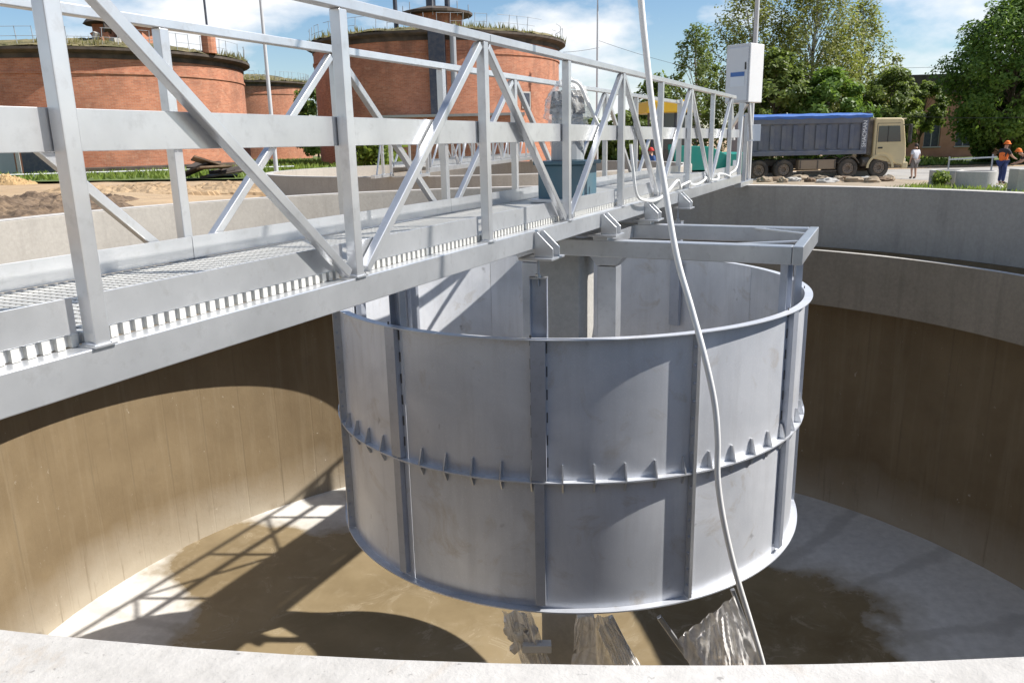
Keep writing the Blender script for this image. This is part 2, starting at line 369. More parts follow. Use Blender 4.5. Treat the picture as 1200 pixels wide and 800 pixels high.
def frombox(name, pts_faces, mat, parent=None, **k):
    b = MB(); b.add(*pts_faces); return b.build(name, mat, parent, **k)

# ------------------------------------------------------------------ site levels (metres, road = 0)
Z_CH = EYE - .5366; CH = .1163; RAIL = 1.10; AZ = .4407
TC = Vector((.439, 7.2906)); TR = 6.311; Z_RIM = EYE - .7332; Z_LIP = EYE - 1.58; Z_LB = EYE - 2.355; Z_FL = EYE - 5.71
DC = Vector((.4956, 6.9889)); DR = 2.026; Z_D0 = EYE - 1.239; Z_D1 = EYE - 2.240; Z_D2 = EYE - 3.2255

def sstep(a, b, x):
    t = min(max((x - a) / (b - a), 0), 1); return t * t * (3 - 2 * t)
def ground_h(x, y):
    return .95 * (1 - sstep(-13, 1.5, x + .12 * y * 0)) * (1 if y > -60 else 1)

# ------------------------------------------------------------------ ground
b = MB(); radii = [6.52]; r = 6.52
while r < 2600: r *= 1.09 if r > 60 else 1.045; radii.append(r)
NS = 220; vs = []; fs = []
for i, r in enumerate(radii):
    for j in range(NS):
        a = 2 * math.pi * j / NS; x = TC.x + r * math.cos(a); y = TC.y + r * math.sin(a); h = ground_h(x, y)
        if 7 < r < 120: h += .05 * math.sin(x * 1.7 + math.cos(y * 1.3)) * math.cos(y * 1.1) * (1 if x < -1 else .25) + random.uniform(-.03, .03) * (1 if x < -1 else .3)
        vs.append((x, y, h))
for i in range(len(radii) - 1):
    for j in range(NS):
        k = (j + 1) % NS; fs.append((i * NS + j, i * NS + k, (i + 1) * NS + k, (i + 1) * NS + j))
b.add(vs, fs); structure(b.build('ground', 'ground', smooth=True))

def sheet(name, poly, mat, dz=.05, res=1.5):
    """a thin covering laid over the ground inside a convex-ish polygon (world xy)"""
    bm = bmesh.new(); bm.faces.new([bm.verts.new((x, y, 0)) for x, y in poly])
    xs = [p[0] for p in poly]; ys = [p[1] for p in poly]
    for ax, lo, hi in ((0, min(xs), max(xs)), (1, min(ys), max(ys))):
        n = min(60, int((hi - lo) / res)); 
        for i in range(1, n):
            co = [0, 0, 0]; no = [0, 0, 0]; co[ax] = lo + (hi - lo) * i / n; no[ax] = 1
            bmesh.ops.bisect_plane(bm, geom=bm.verts[:] + bm.edges[:] + bm.faces[:], plane_co=co, plane_no=no)
    for v in bm.verts: v.co.z = ground_h(v.co.x, v.co.y) + dz
    me = bpy.data.meshes.new(name); bm.to_mesh(me); bm.free()
    return structure(link(name, me, mat, smooth=True))
sheet('road', [(1.5, 31), (120, 28), (120, 58), (-3, 52)], 'road', .06, 3)
sheet('gravel_verge', [(9, 34.5), (23.5, 33), (19.5, 42.2), (9.5, 42.6)], 'verge', .075, 1)
sheet('grass_field', [(-80, 46), (-12, 35), (-7, 39), (4, 62), (-10, 110), (-90, 110)], 'soil_grass', .09, 3)
sheet('roadside_lawn', [(8, 60), (70, 58.5), (90, 90), (6, 90)], 'soil_grass', .07, 3)
sheet('grass_patch', [(13.5, 30.5), (22, 27), (26, 30), (18, 35.5)], 'soil_grass', .05, 1)

def blades(name, poly, n, h0, h1, mat, w=.05, z0=.06):
    """grass: n blades as two-triangle strips, one object"""
    xs = np.array([p[0] for p in poly]); ys = np.array([p[1] for p in poly]); P = []
    def inside(x, y):
        c = False; j = len(poly) - 1
        for i in range(len(poly)):
            if (ys[i] > y) != (ys[j] > y) and x < (xs[j] - xs[i]) * (y - ys[i]) / (ys[j] - ys[i]) + xs[i]: c = not c
            j = i
        return c
    b = MB(); k = 0
    while k < n:
        x = random.uniform(xs.min(), xs.max()); y = random.uniform(ys.min(), ys.max())
        if not inside(x, y): continue
        k += 1; a = random.uniform(0, 6.28); h = random.uniform(h0, h1); ww = w * random.uniform(.6, 1.4)
        dx, dy = math.cos(a) * ww, math.sin(a) * ww; lx, ly = random.uniform(-.35, .35) * h, random.uniform(-.35, .35) * h; z = ground_h(x, y) + z0 - .03
        o = len(b.v); b.v += [(x - dx, y - dy, z), (x + dx, y + dy, z), (x + lx + dx * .4, y + ly + dy * .4, z + h * .65), (x + lx * 1.9, y + ly * 1.9, z + h)]
        b.f += [(o, o + 1, o + 2), (o, o + 2, o + 3)]
    me = bpy.data.meshes.new(name); me.from_pydata(b.v, [], b.f); o = link(name, me, mat); o['kind'] = 'stuff'; return o
g = blades('grass', [(-60, 44), (-12, 36), (-7, 40), (2, 56), (-12, 75), (-70, 75)], 26000, .15, .45, 'grass', .09); g['label'] = 'bright green grass in front of the brick digesters'; g['category'] = 'grass'
g = blades('grass', [(9, 60.5), (34, 59.5), (36, 70), (9, 72)], 6000, .2, .6, 'grass', .1); g['label'] = 'green grass across the road by the pink building'; g['category'] = 'grass'
g = blades('grass', [(13.5, 30.5), (22, 27), (26, 30), (18, 35.5)], 2500, .08, .3, 'grass', .05); g['label'] = 'small patch of grass behind the far tank rim'; g['category'] = 'grass'

# ------------------------------------------------------------------ clarifier tank
tank = thing('clarifier_tank', (TC.x, TC.y, 0), 'large round concrete clarifier tank around the steel drum', 'tank')
NSEG = 256
MB().lathe([(TR, Z_LIP - .05), (TR + .26, Z_LIP - .05), (TR + .26, Z_RIM - .012), (TR + .248, Z_RIM - .001), (TR + .012, Z_RIM - .001), (TR, Z_RIM - .012)], NSEG).build('upper_wall', 'wall_dry', tank, smooth=True)
MB().lathe([(TR + .004, Z_RIM + .0), (TR + .25, Z_RIM + .0), (TR + .25, Z_RIM + .003), (TR + .004, Z_RIM + .003)], NSEG).build('rim_screed', 'rim', tank, smooth=True)
MB().lathe([(TR, Z_FL - .4), (TR + .30, Z_FL - .4), (TR + .30, Z_LIP - .055), (TR, Z_LIP - .055)], NSEG).build('lower_wall', 'silt', tank, smooth=True)
MB().lathe([(TR - .79, Z_LB), (TR - .003, Z_LB), (TR - .003, Z_LB + .12), (TR - .69, Z_LB + .12), (TR - .69, Z_LIP), (TR - .79, Z_LIP)], NSEG).build('overflow_launder', 'launder', tank, smooth=True)
MB().lathe([(TR - .782, Z_LIP + .001), (TR - .698, Z_LIP + .001), (TR - .698, Z_LIP + .004), (TR - .782, Z_LIP + .004)], NSEG).build('launder_sunlit_lip', 'rim', tank, smooth=True)  # paler cap: sunlit brightness of the launder's top edge put into its colour
fl = MB(); vs = []; fs = []; NR = 24
for i in range(NR + 1):
    r = .05 + (TR + .05) * i / NR
    for j in range(128):
        a = 2 * math.pi * j / 128; vs.append((r * math.cos(a), r * math.sin(a), Z_FL - .25 * (1 - r / TR) + random.uniform(-.004, .004)))
for i in range(NR):
    for j in range(128): fs.append((i * 128 + j, i * 128 + (j + 1) % 128, (i + 1) * 128 + (j + 1) % 128, (i + 1) * 128 + j))
fs.append(tuple(range(127, -1, -1)))
fl.add(vs, fs).build('tank_floor', 'floor', tank, smooth=True)

tank2 = thing('clarifier_tank', (-.9, 25.6, 0), 'second concrete tank standing farther off behind the walkway bridge', 'tank')
MB().lathe([(TR, -.3), (TR + .26, -.3), (TR + .26, Z_RIM - .012), (TR + .248, Z_RIM), (TR + .012, Z_RIM), (TR, Z_RIM - .012)], 160).build('wall', 'wall_dry', tank2, smooth=True)
MB().lathe([(TR + .004, Z_RIM + .001), (TR + .25, Z_RIM + .001), (TR + .25, Z_RIM + .004), (TR + .004, Z_RIM + .004)], 160).build('rim_screed', 'rim', tank2, smooth=True)

# ------------------------------------------------------------------ walkway bridge (local: x across, y along, z = 0 at chord bottom)
BW = 1.0158; HB = BW / 2; T0 = 6.5326
dv = Vector((math.sin(AZ), math.cos(AZ), 0)); nv = Vector((math.cos(AZ), -math.sin(AZ), 0))
org = dv * T0 + nv * (-1.979 - HB); ZB = Z_CH - CH
bridge = thing('walkway_bridge', (org.x, org.y, ZB), 'stainless steel truss walkway bridge spanning the open concrete tank', 'bridge', -AZ)
Y0, Y1 = -6.42, 5.86
PL = 1.2403; PY = [1.475 - T0 + PL * i for i in range(-1, 9)]
ZT = CH; ZR = CH + RAIL
def P(name, b, mat='steel', parent=bridge, bevel=.004, **k): return b.build(name, mat, parent, bevel=bevel, **k)
for s in (1, -1):
    X = s * (HB - .025)
    # chord: cold-formed channel, open to the inside, in two lengths
    cuts = [Y0, -.02 + .88, Y1]
    for ya, yb in zip(cuts[:-1], cuts[1:]):
        ch = MB(); g_ = .004
        ch.prism([(0, 0), (s * .075, 0), (s * .075, CH), (0, CH), (0, CH - .008), (s * .066, CH - .008), (s * .066, .008), (0, .008)], (s * (HB - .075), ya + g_, 0), (1, 0, 0), (0, 0, 1), (0, 1, 0), yb - ya - 2 * g_)
        P('chord', ch)
    for ya, yb in ((Y0, PY[3] + .05), (PY[3] + .05, PY[9] + .26 if s > 0 else 7.0)):
        P('hand_rail', MB().span((X - .027, ya + .003, ZR - .042), (X + .027, yb - .003, ZR)))
    for i, y in enumerate(PY):
        P('post', MB().span((X - .025, y - .025, ZT + .001), (X + .025, y + .025, ZR - .043)))
        P('weld_plate', MB().span((X - .036, y - .036, ZT + .0005), (X + .036, y + .036, ZT + .006)), bevel=0)
    for i in range(len(PY) - 1):
        a, c = (PY[i], PY[i + 1])
        up = (i % 2 == 0)                      # even panels rise towards the far end
        p, q = ((X, a + .062, ZT + .022), (X, c - .045, ZR - .062)) if up else ((X, a + .045, ZR - .062), (X, c - .062, ZT + .022))
        P('diagonal', MB().bar(p, q, .040, .040, (1, 0, 0)))
    for i, y in enumerate(PY):
        for e in (-1, 1): P('weld_bead', MB().tube([(X - .027, y + e * .028, ZT + .007), (X, y + e * .030, ZT + .009), (X + .027, y + e * .028, ZT + .007)], [.004, .006, .004], 6), bevel=0, smooth=True)
    # planks at mid height, inboard of the posts; toe boards
    for i in range(len(PY)):
        a = PY[i]; c = PY[i + 1] if i < len(PY) - 1 else Y1 - .02
        xi = s * (HB - .058)
        zc = EYE - ZB
        P('mid_plank', MB().span((xi - .004, a + .003, zc + .002), (xi + .004, c - .003, zc + .116)), bevel=.001)
        ge = .032 if s > 0 else .0015
        P('toe_board', MB().span((xi - .003 - s * .008, a + ge, ZT + .040), (xi + .003 - s * .008, c - ge, ZT + .142)), bevel=.001)
# grating: one cross bar per pitch, thin carrier bars below the surface
gbm = MB(); gw = BW - .128
gbm.box((0, 0, 0), (gw, .024, .036))
gb0 = gbm.mesh('grating_bar'); y = Y0 + .03; k = 0
gb0.materials.append(M['galv'])
pitch = (Y1 - Y0 - .06) / 284
for k in range(285):
    o = bpy.data.objects.new('grating_bar', gb0); C.objects.link(o); o.parent = bridge; o.location = (0, Y0 + .03 + k * pitch, ZT + .0195)
car = MB()
for k in range(27):
    x = -gw / 2 + .03 + (gw - .06) * k / 26; car.span((x - .008, Y0, ZT + .006), (x + .008, Y1, ZT + .0355))
P('grating_carrier', car, 'galv', bevel=0)
for s in (1, -1): P('gap_brightening_strip', MB().span((s * (gw / 2 - .017) - .002, Y0 + .01, ZT + .003), (s * (gw / 2 - .017) + .002, Y1 - .01, ZT + .034)), 'steel', bevel=0)  # strips added behind the bar ends to lighten the gaps between them
# cross beams beneath the deck
for y in [p for p in PY[1:]]:
    P('cross_beam', MB().span((-HB + .08, y - .03, .012), (HB - .08, y + .03, .09)), bevel=.002)
# far and near end supports on the rim
for ye, sg in ((Y1, 1), (Y0, -1)):
    for s in (1, -1):
        P('end_post', MB().span((s * (HB - .05) - .035, ye + sg * .03 - .03, -.07), (s * (HB - .05) + .035, ye + sg * .03 + .03, ZR + .02)))
        P('end_post', MB().span((s * (HB - .05) - .03, ye + sg * .55 - .03, -.075), (s * (HB - .05) + .03, ye + sg * .55 + .03, ZR - .2)))
        P('base_beam', MB().span((s * (HB - .05) - .05, min(ye, ye + sg * 1.2), -.077), (s * (HB - .05) + .05, max(ye, ye + sg * 1.2), -.005)))
        P('end_brace', MB().bar((s * (HB - .05), ye + sg * .95, 0), (s * (HB - .05), ye + sg * .56, ZR - .4), .035, .035, (1, 0, 0)))
# copy for the second tank is made before the drum's hangers are added
bridge2 = copy_tree(bridge)
bridge2.location = (-.9, 25.6, ZB); bridge2.rotation_euler = (0, 0, -.23)
tag(bridge2, 'distant steel truss walkway bridge on the second tank, seen through the nearer one', 'bridge')
for c in bridge2.children:
    if c.name.startswith('grating_bar') : c.hide_render = False
for c in list(bridge2.children):
    if c.name.split('.')[0] in ('grating_bar', 'weld_plate', 'weld_bead', 'end_bolt'): bpy.data.objects.remove(c)

# brackets under the chord (pairs of tapered plates on a base plate), frame arms carrying the drum
HY = [-1.92, -.62, .62, 1.92]
for s in (1, -1):
    for y in HY:
        P('bracket_base', MB().span((s * HB - .09 if s > 0 else -HB - .14, y - .11, -.066), (s * HB + .14 if s > 0 else -HB + .09, y + .11, -.052)), bevel=.002)
        for e in (-.055, .055):
            P('bracket_plate', MB().prism([(0, -.051), (.125, -.051), (.125, .005), (.02, .105), (0, .105)], (s * (HB + .002), y + e - .006, 0), (s, 0, 0), (0, 0, 1), (0, 1, 0), .012), bevel=.0015)
ZA = -.098                                     # top of the frame arms
arm = P
for y in (-.62, .62):
    P('frame_arm', MB().span((-1.925, y - .06, ZA - .13), (1.925, y + .06, ZA)), bevel=.006)
    for s in (1, -1): P('arm_packer', MB().span((s * HB - .06, y - .07, ZA + .001), (s * HB + .06, y + .07, -.067)), bevel=.002)
for s in (1, -1):
    P('frame_end', MB().span((1.928 if s > 0 else -2.0, -.68, ZA - .132), (2.0 if s > 0 else -1.928, .68, ZA + .002)), bevel=.006)
    for e in (-1, 1):
        P('corner_gusset', MB().bar((s * 1.50, e * .555, ZA - .012), (s * 1.925, e * .26, ZA - .012), .045, .012), bevel=.001)
    # steel pillar with flared head beside the centre column
    P('pillar', MB().span((s * .36 - .085, -.075, -1.9), (s * .36 + .085, .075, ZA - .30)), bevel=.005)
    P('pillar_head', MB().prism([(-.09, -.16), (.09, -.16), (.22, -.01), (.22, 0), (-.22, 0), (-.22, -.01)], (s * .36, -.085, ZA - .133), (1, 0, 0), (0, 0, 1), (0, 1, 0), .17), bevel=.004)
    P('longitudinal_beam', MB().span((s * .36 - .05, -.555, ZA - .12), (s * .36 + .05, .555, ZA - .01)), bevel=.003)

# ------------------------------------------------------------------ centre column
col_ = thing('centre_column', (DC.x, DC.y, Z_FL - .3), 'square grey centre column standing inside the steel drum', 'column', -AZ)
MB().box((0, 0, 2.57), (.40, .40, 5.10)).build('shaft', 'block', col_, bevel=.02)
MB().box((0, 0, .12), (.8, .8, .24)).build('plinth', 'block', col_, bevel=.02)

# ------------------------------------------------------------------ drum
drum = thing('feedwell_drum', (DC.x, DC.y, Z_D2), 'round stainless steel drum of two tiers hung from the bridge', 'drum')
h1 = Z_D1 - Z_D2; h2 = Z_D0 - Z_D2; TH = .006
A12 = [R_(-39 + 30 * k) for k in range(12)]
pm = {}
for tier, (za, zb) in enumerate(((.012, h1 - .006), (h1 + .006, h2 - .008))):
    for k in range(12):
        a0 = A12[k] + .0012; a1 = A12[k] + R_(30) - .0012
        o = MB().lathe([(DR - TH, za), (DR, za), (DR, zb), (DR - TH, zb)], 14, a0, a1).build('panel', 'sheet', drum, smooth=True)
def ring(name, r0, r1, z0, z1, mat='sheet'): return MB().lathe([(r0, z0), (r1, z0), (r1, z1), (r0, z1)], 180).build(name, mat, drum, smooth=True)
ring('top_rim', DR - .008, DR + .055, h2 - .007, h2)
ring('middle_flange', DR - .004, DR + .052, h1 - .006, h1 + .006)
ring('bottom_flange', DR - .07, DR + .058, 0, .010)
# fins on the middle flange
finA = MB().prism([(0, 0), (.050, 0), (.042, .03), (.016, .115), (0, .115)], (DR + .001, -.005, .007), (1, 0, 0), (0, 0, 1), (0, 1, 0), .010).mesh('fin'); finA.materials.append(M['steel'])
finB = MB().prism([(0, 0), (.046, 0), (.012, -.075), (0, -.075)], (DR + .001, -.005, -.007), (1, 0, 0), (0, 0, 1), (0, 1, 0), .010).mesh('fin'); finB.materials.append(M['steel'])
for k in range(60):
    for me in (finA, finB):
        o = bpy.data.objects.new('fin', me); C.objects.link(o); o.parent = drum; o.location = (0, 0, h1); o.rotation_euler = (0, 0, R_(6 * k + 1.2))
# vertical joint flanges where panels meet, outside; bolts on them
jf = MB().span((DR + .001, -.013, .02), (DR + .058, .013, h2 - .009)).mesh('joint_flange'); jf.materials.append(M['steel'])
jbm = MB().cyl((DR + .035, -.022, 0), (DR + .035, .022, 0), .011, n=8).mesh('bolt'); jbm.materials.append(M['steel_dk'])
hang = [-99.2, -131.3, 48.8, 80.9, -38.8, -11.6, 141.0, 168.0]
for a in (-69, 21, 111, -159):
    o = bpy.data.objects.new('joint_flange', jf); C.objects.link(o); o.parent = drum; o.rotation_euler = (0, 0, R_(a))
    for z in np.linspace(.12, h2 - .1, 15):
        q = bpy.data.objects.new('bolt', jbm); C.objects.link(q); q.parent = o; q.location = (0, 0, z)
# hanger channels inside (top sticking out) and stiffener channels outside with stitch welds
def channel(w, dpt, t, z0, z1):
    b = MB(); b.prism([(0, -w / 2), (dpt, -w / 2), (dpt, -w / 2 + t), (t, -w / 2 + t), (t, w / 2 - t), (dpt, w / 2 - t), (dpt, w / 2), (0, w / 2)], (0, 0, z0), (1, 0, 0), (0, 1, 0), (0, 0, 1), z1 - z0); return b
for a in hang:
    on_frame = a in (-38.8, -11.6, 141.0, 168.0)
    top = (ZB - .20 if not on_frame else ZB + ZA - .135) - Z_D2
    h = channel(.115, .055, .007, h2 - .75, top).build('hanger_channel', 'steel_dk', drum, bevel=.0015)
    h.location = ((DR - .075) * math.cos(R_(a)), (DR - .075) * math.sin(R_(a)), 0); h.rotation_euler = (0, 0, R_(a))
    if not on_frame:
        MB().span((.0, -.06, top + .001), (.06, .06, top + .009)).build('cap_plate', 'steel', h)
        MB().cyl((.03, 0, top - .05), (.03, 0, ZB - .053 - Z_D2), .009, n=10).build('hanger_rod', 'steel_dk', h)
        MB().cyl((.03, 0, top + .010), (.03, 0, top + .028), .02, n=6).build('nut', 'steel', h)
    e = channel(.10, .045, .006, h1 + .012, h2 - .012).build('stiffener', 'steel_dk', drum, bevel=.0015)
    e.location = ((DR + .046) * math.cos(R_(a)), (DR + .046) * math.sin(R_(a)), 0); e.rotation_euler = (0, 0, R_(a + 180))
    e.location.z = 0
    e2 = channel(.07, .045, .006, .05, h1 - .012).build('stiffener', 'steel_dk', drum, bevel=.0015)
    e2.location = e.location; e2.rotation_euler = e.rotation_euler
    for s in (-1, 1):
        for j in range(6):
            z = h1 + .10 + j * .16 + (.05 if s > 0 else 0)
            MB().span((.040, s * .052 - .006, z), (.047, s * .052 + .006, z + .07)).build('stitch_weld', 'weld', e)

# ------------------------------------------------------------------ wrapped machinery
def smooth_path(pts, k=10):
    pts = [Vector(p) for p in pts]; o = []
    for i in range(len(pts) - 1):
        p0, p1, p2, p3 = pts[max(i - 1, 0)], pts[i], pts[i + 1], pts[min(i + 2, len(pts) - 1)]
        for j in range(k):
            t = j / k; o.append(.5 * ((2 * p1) + (p2 - p0) * t + (2 * p0 - 5 * p1 + 4 * p2 - p3) * t * t + (3 * p1 - p0 - 3 * p2 + p3) * t ** 3))
    return o + [pts[-1]]
drive = thing('gear_drive', (org.x + nv.x * .02, org.y + nv.y * .02, Z_CH + .04), 'teal gearbox with a motor wrapped in clear film on the deck', 'gearbox', -AZ)
MB().box((0, -.12, .16), (.40, .36, .30)).build('gear_case', 'teal_box', drive, bevel=.012)
MB().box((0, -.12, .325), (.46, .42, .03)).build('case_flange', 'teal_box', drive, bevel=.006)
MB().box((0, -.12, .016), (.5, .46, .03)).build('foot_plate', 'steel', drive, bevel=.004)
mo = MB().cyl((0, -.12, .34), (0, -.12, .72), .14, .13, 20).build('motor', 'thin_metal', drive, bevel=.01)
MB().cyl((0, -.12, .72), (0, -.12, .90), .15, .13, 20).build('fan_cowl', 'dark', mo)
def crumple(name, parent, center, size, n=3, amp=.22, seed=1, mat='film', squash=None):
    bm = bmesh.new(); bmesh.ops.create_icosphere(bm, subdivisions=n, radius=1.0); rr = random.Random(seed)
    from mathutils import noise as mn
    for v in bm.verts:
        d = v.co.copy(); k = 1 + amp * (mn.noise(d * 2.3 + Vector((seed, 0, 0))) + .6 * mn.noise(d * 6.1 + Vector((0, seed, 0))) + .35 * mn.noise(d * 14 + Vector((0, 0, seed))))
        sh = squash(d) if squash else 1
        v.co = Vector((d.x * size[0] * k * sh, d.y * size[1] * k * sh, d.z * size[2] * k)) + Vector(center)
    me = bpy.data.meshes.new(name); bm.to_mesh(me); bm.free(); return link(name, me, mat, parent, smooth=True)
fw = crumple('film_wrap', drive, (0, -.12, .64), (.185, .185, .36), 5, .13, 3, 'film_clear', squash=lambda d: 1.12 if d.z > .1 else .86)
MB().tube(smooth_path([(.02, -.3, .98), (.14, -.24, .95), (.2, -.18, .8), (.27, -.1, .62), (.3, 0, .58)], 6), .014, 8).build('breather_pipe', 'white_hose', drive, smooth=True)

# scraper legs under the drum, wrapped in film, and the slanting bars
sc = thing('scraper_arm', (DC.x - .45, DC.y, Z_FL), 'wrapped scraper arm left of the column under the drum', 'machine part')
def wpart(name, pts, w, parent, mat='wrap_white', h=None):
    b = MB()
    for p, q in zip(pts[:-1], pts[1:]): b.bar(p, q, w, h or w)
    o = b.build(name, mat, None, bevel=.006); o.parent = parent; o.matrix_parent_inverse = Matrix.Translation(-Vector(parent.location)); return o
YS = 6.55
def drape(name, parent, quad, seed, n=44, amp=.05, mat='film', hole=.0):
    """a crumpled sheet of film hung over a quad of world points"""
    from mathutils import noise as mn
    a, b_, c, d = [Vector(q) for q in quad]; vs = []; fs = []
    nrm = (b_ - a).cross(d - a).normalized()
    for i in range(n + 1):
        for j in range(n + 1):
            u, v = i / n, j / n; p = a * (1 - u) * (1 - v) + b_ * u * (1 - v) + c * u * v + d * (1 - u) * v
            q = Vector((u * 5 + seed + v * 1.4, v * 1.0, seed * .7))
            k = .9 * mn.noise(q) + .55 * (abs(mn.noise(q * 2.1)) * 2 - .5) + .22 * mn.noise(Vector((u * 17 + v * 6, v * 3, seed)))
            e = .05 * mn.noise(Vector((u * 3, v * 3, seed))) * (1 if i in (0, n) or j in (0, n) else .2)
            vs.append(p + nrm * k * amp + (b_ - a) * e + (d - a) * e * .6)
    for i in range(n):
        for j in range(n):
            u, v = i / n, j / n
            if mn.noise(Vector((u * 2.6 + seed * 3, v * 2.6, 4.2))) > .62 - hole: continue
            fs.append((i * (n + 1) + j, (i + 1) * (n + 1) + j, (i + 1) * (n + 1) + j + 1, i * (n + 1) + j + 1))
    m = MB(); m.add(vs, fs); o = m.build(name, mat, None, smooth=True); o.parent = parent; o.matrix_parent_inverse = Matrix.Translation(-Vector(parent.location)); return o
wpart('arm_tube', [ap(596, 722, YS), ap(640, 790, YS)], .11, sc)
wpart('arm_tube', [ap(628, 735, YS - .05), ap(600, 762, YS - .05)], .07, sc)
wpart('bearing_block', [ap(612, 757, YS - .1), ap(646, 757, YS - .1)], .10, sc, 'cabinet', .08)
crumple('film_wrap', sc, tuple(ap(606, 735, YS) - sc.location), (.12, .11, .15), 5, .16, 5, 'wrap_white')
drape('film_sheet', sc, [ap(588, 716, YS - .1), ap(622, 716, YS - .1), ap(652, 795, YS - .1), ap(618, 795, YS - .1)], 3.0)
wpart('arm_stem', [ap(618, 790, YS), Vector((ap(618, 790, YS).x, YS, Z_FL - .2))], .10, sc)
sc2 = thing('scraper_arm', (DC.x + .4, DC.y, Z_FL), 'torn film over the scraper arm right of the column', 'machine part')
wpart('arm_tube', [ap(686, 720, YS), ap(690, 795, YS)], .16, sc2)
wpart('arm_tube', [ap(715, 722, YS), ap(750, 790, YS)], .05, sc2)
wpart('arm_foot', [ap(690, 790, YS), Vector((ap(690, 790, YS).x, YS, Z_FL - .2))], .14, sc2)
drape('film_sheet', sc2, [ap(675, 722, YS - .12), ap(712, 722, YS - .15), ap(756, 790, YS - .1), ap(668, 792, YS - .12)], 2.0)
drape('film_sheet', sc2, [ap(700, 735, YS - .2), ap(716, 726, YS - .2), ap(760, 792, YS - .15), ap(725, 792, YS - .2)], 5.0)
fr = thing('wrapped_frame', (DC.x + 1.6, 6.1, Z_FL), 'film-draped steel frame on the tank floor by the white hose', 'frame')
YF = 6.3
wpart('frame_bar', [ap(772, 722, YF), ap(818, 786, YF)], .045, fr, 'steel')
wpart('frame_bar', [ap(818, 786, YF), Vector((ap(845, 830, YF).x, YF, Z_FL - .15))], .045, fr, 'steel')
wpart('frame_bar', [ap(858, 690, YF), ap(896, 790, YF)], .04, fr, 'steel')
wpart('frame_bar', [ap(896, 790, YF), Vector((ap(910, 830, YF).x, YF, Z_FL - .15))], .04, fr, 'steel')
drape('film_sheet', fr, [ap(795, 748, YF - .05), ap(860, 697, YF - .05), ap(898, 786, YF - .1), ap(812, 790, YF - .1)], 7.0, 48, .06)
drape('film_sheet', fr, [ap(812, 752, YF - .12), ap(858, 712, YF - .12), ap(884, 792, YF - .2), ap(830, 795, YF - .2)], 9.0, 44, .05)
wpart('wrapped_block', [ap(835, 782, YF), ap(880, 784, YF)], .16, fr, 'straw')

# ------------------------------------------------------------------ white hose and cables
HYD = 4.80
hp = [ap(751, 0, 5.0), ap(757, 60, 5.0), ap(766, 140, 5.0), ap(779, 220, 4.98), ap(793, 300, 4.92), ap(810, 360, 4.86), ap(825, 415, HYD), ap(837, 470, HYD), ap(841, 515, HYD), ap(841, 560, HYD), ap(848, 610, HYD), ap(862, 670, HYD), ap(880, 730, HYD), ap(894, 778, HYD), ap(905, 830, HYD)]
h0 = hp[0]
hp = [Vector((9.5, 3.6, 6.3)), Vector((6.4, 3.7, 5.9)), Vector((3.2, 4.0, 5.75)), Vector((1.5, 4.5, 5.45)), h0 + Vector((-.16, -.02, 1.75)), h0 + Vector((-.10, 0, .9))] + hp
polept = dv * (T0 + 6.35) + nv * (-1.979 + .02)
cp = thing('cable_pole', (9.5, 3.6, 0), 'steel cable pole right of the tank holding the white hose', 'pole')
MB().cyl((0, 0, 0), (0, 0, 6.4), .07, .05, 12).build('shaft', 'lamp_grey', cp, smooth=True)
MB().bar((-.25, 0, 6.25), (.25, 0, 6.25), .06, .06).build('crossarm', 'thin_metal', cp)
last = hp[-1]; hp += [Vector((last.x + .15, last.y + .1, Z_FL + .35)), Vector((last.x + .35, last.y + .5, Z_FL - .0))]
tag(MB().tube(smooth_path(hp, 8), .0195, 12).build('white_hose', 'white_hose', smooth=True), 'thick white hose hanging down in front of the steel drum', 'hose')
def bl(x, y, z): return (org + nv * x + dv * y + Vector((0, 0, ZB + z)))
cb = [bl(.53, .02, .62), bl(.55, .03, .42), bl(.56, .12, .20), bl(.57, .38, .13), bl(.56, .85, .11), bl(.56, 1.25, .17), bl(.56, 1.6, .245), bl(.53, 1.85, .15)]
for k in range(12): cb.append(bl(.50 + .03 * math.sin(k * 2.1), 2.0 + k * .28, ZT + .05 + .03 * math.sin(k * 1.7)))
cb += [bl(.50, 5.45, ZT + .12), bl(.50, 5.62, .5), bl(.5, 5.75, .95)]
tag(MB().tube(smooth_path(cb, 6), .013, 8).build('power_cable', 'white_hose', smooth=True), 'thin white cable looping along the bridge chord to the control cabinet', 'cable')

# control cabinet, mast
cl = bl(.42, 5.98, 1.17)
cabn = thing('control_cabinet', cl, 'grey control cabinet with a blue label on the bridge end', 'cabinet', R_(-48))
MB().span((-.20, -.11, -.02), (.20, .26, .80)).build('body', 'cabinet', cabn, bevel=.012)
dr_ = MB().span((-.175, -.128, .01), (.175, -.111, .75)).build('door', 'cabinet_lt', cabn, bevel=.006)
MB().span((-.10, -.134, .21), (.13, -.1285, .40)).build('label_plate', 'label_white', dr_)
MB().span((-.10, -.138, .35), (.13, -.1345, .41)).build('label_stripe', 'label_blue', dr_)
MB().span((.135, -.145, .44), (.15, -.1285, .54)).build('door_handle', 'dark', dr_)
for s in (-.15, .15):
    MB().bar((s, 0, -.02), (s, .1, -.55), .04, .04).build('leg', 'steel', cabn)
MB().bar((.15, -.06, -.03), (-.18, .0, -.42), .05, .05).build('conduit', 'steel', cabn)
mp_ = ap(880, 150, 15.6)
mast = thing('cable_mast', (mp_.x, mp_.y, 0), 'slim steel mast rising behind the control cabinet', 'mast')
MB().cyl((0, 0, 0), (0, 0, 6.6), .042, n=14).build('tube', 'lamp_grey', mast, smooth=True)
MB().box((0, 0, .03), (.3, .3, .06)).build('foot_plate', 'steel', mast)
MB().tube([(0, 0, 6.55), (0, 0, 6.7), (-.05, -.05, 6.74), (-.1, -.1, 6.66)], .014, 8).build('hook', 'steel', mast, smooth=True)
pl = bl(.62, 6.1, .72)
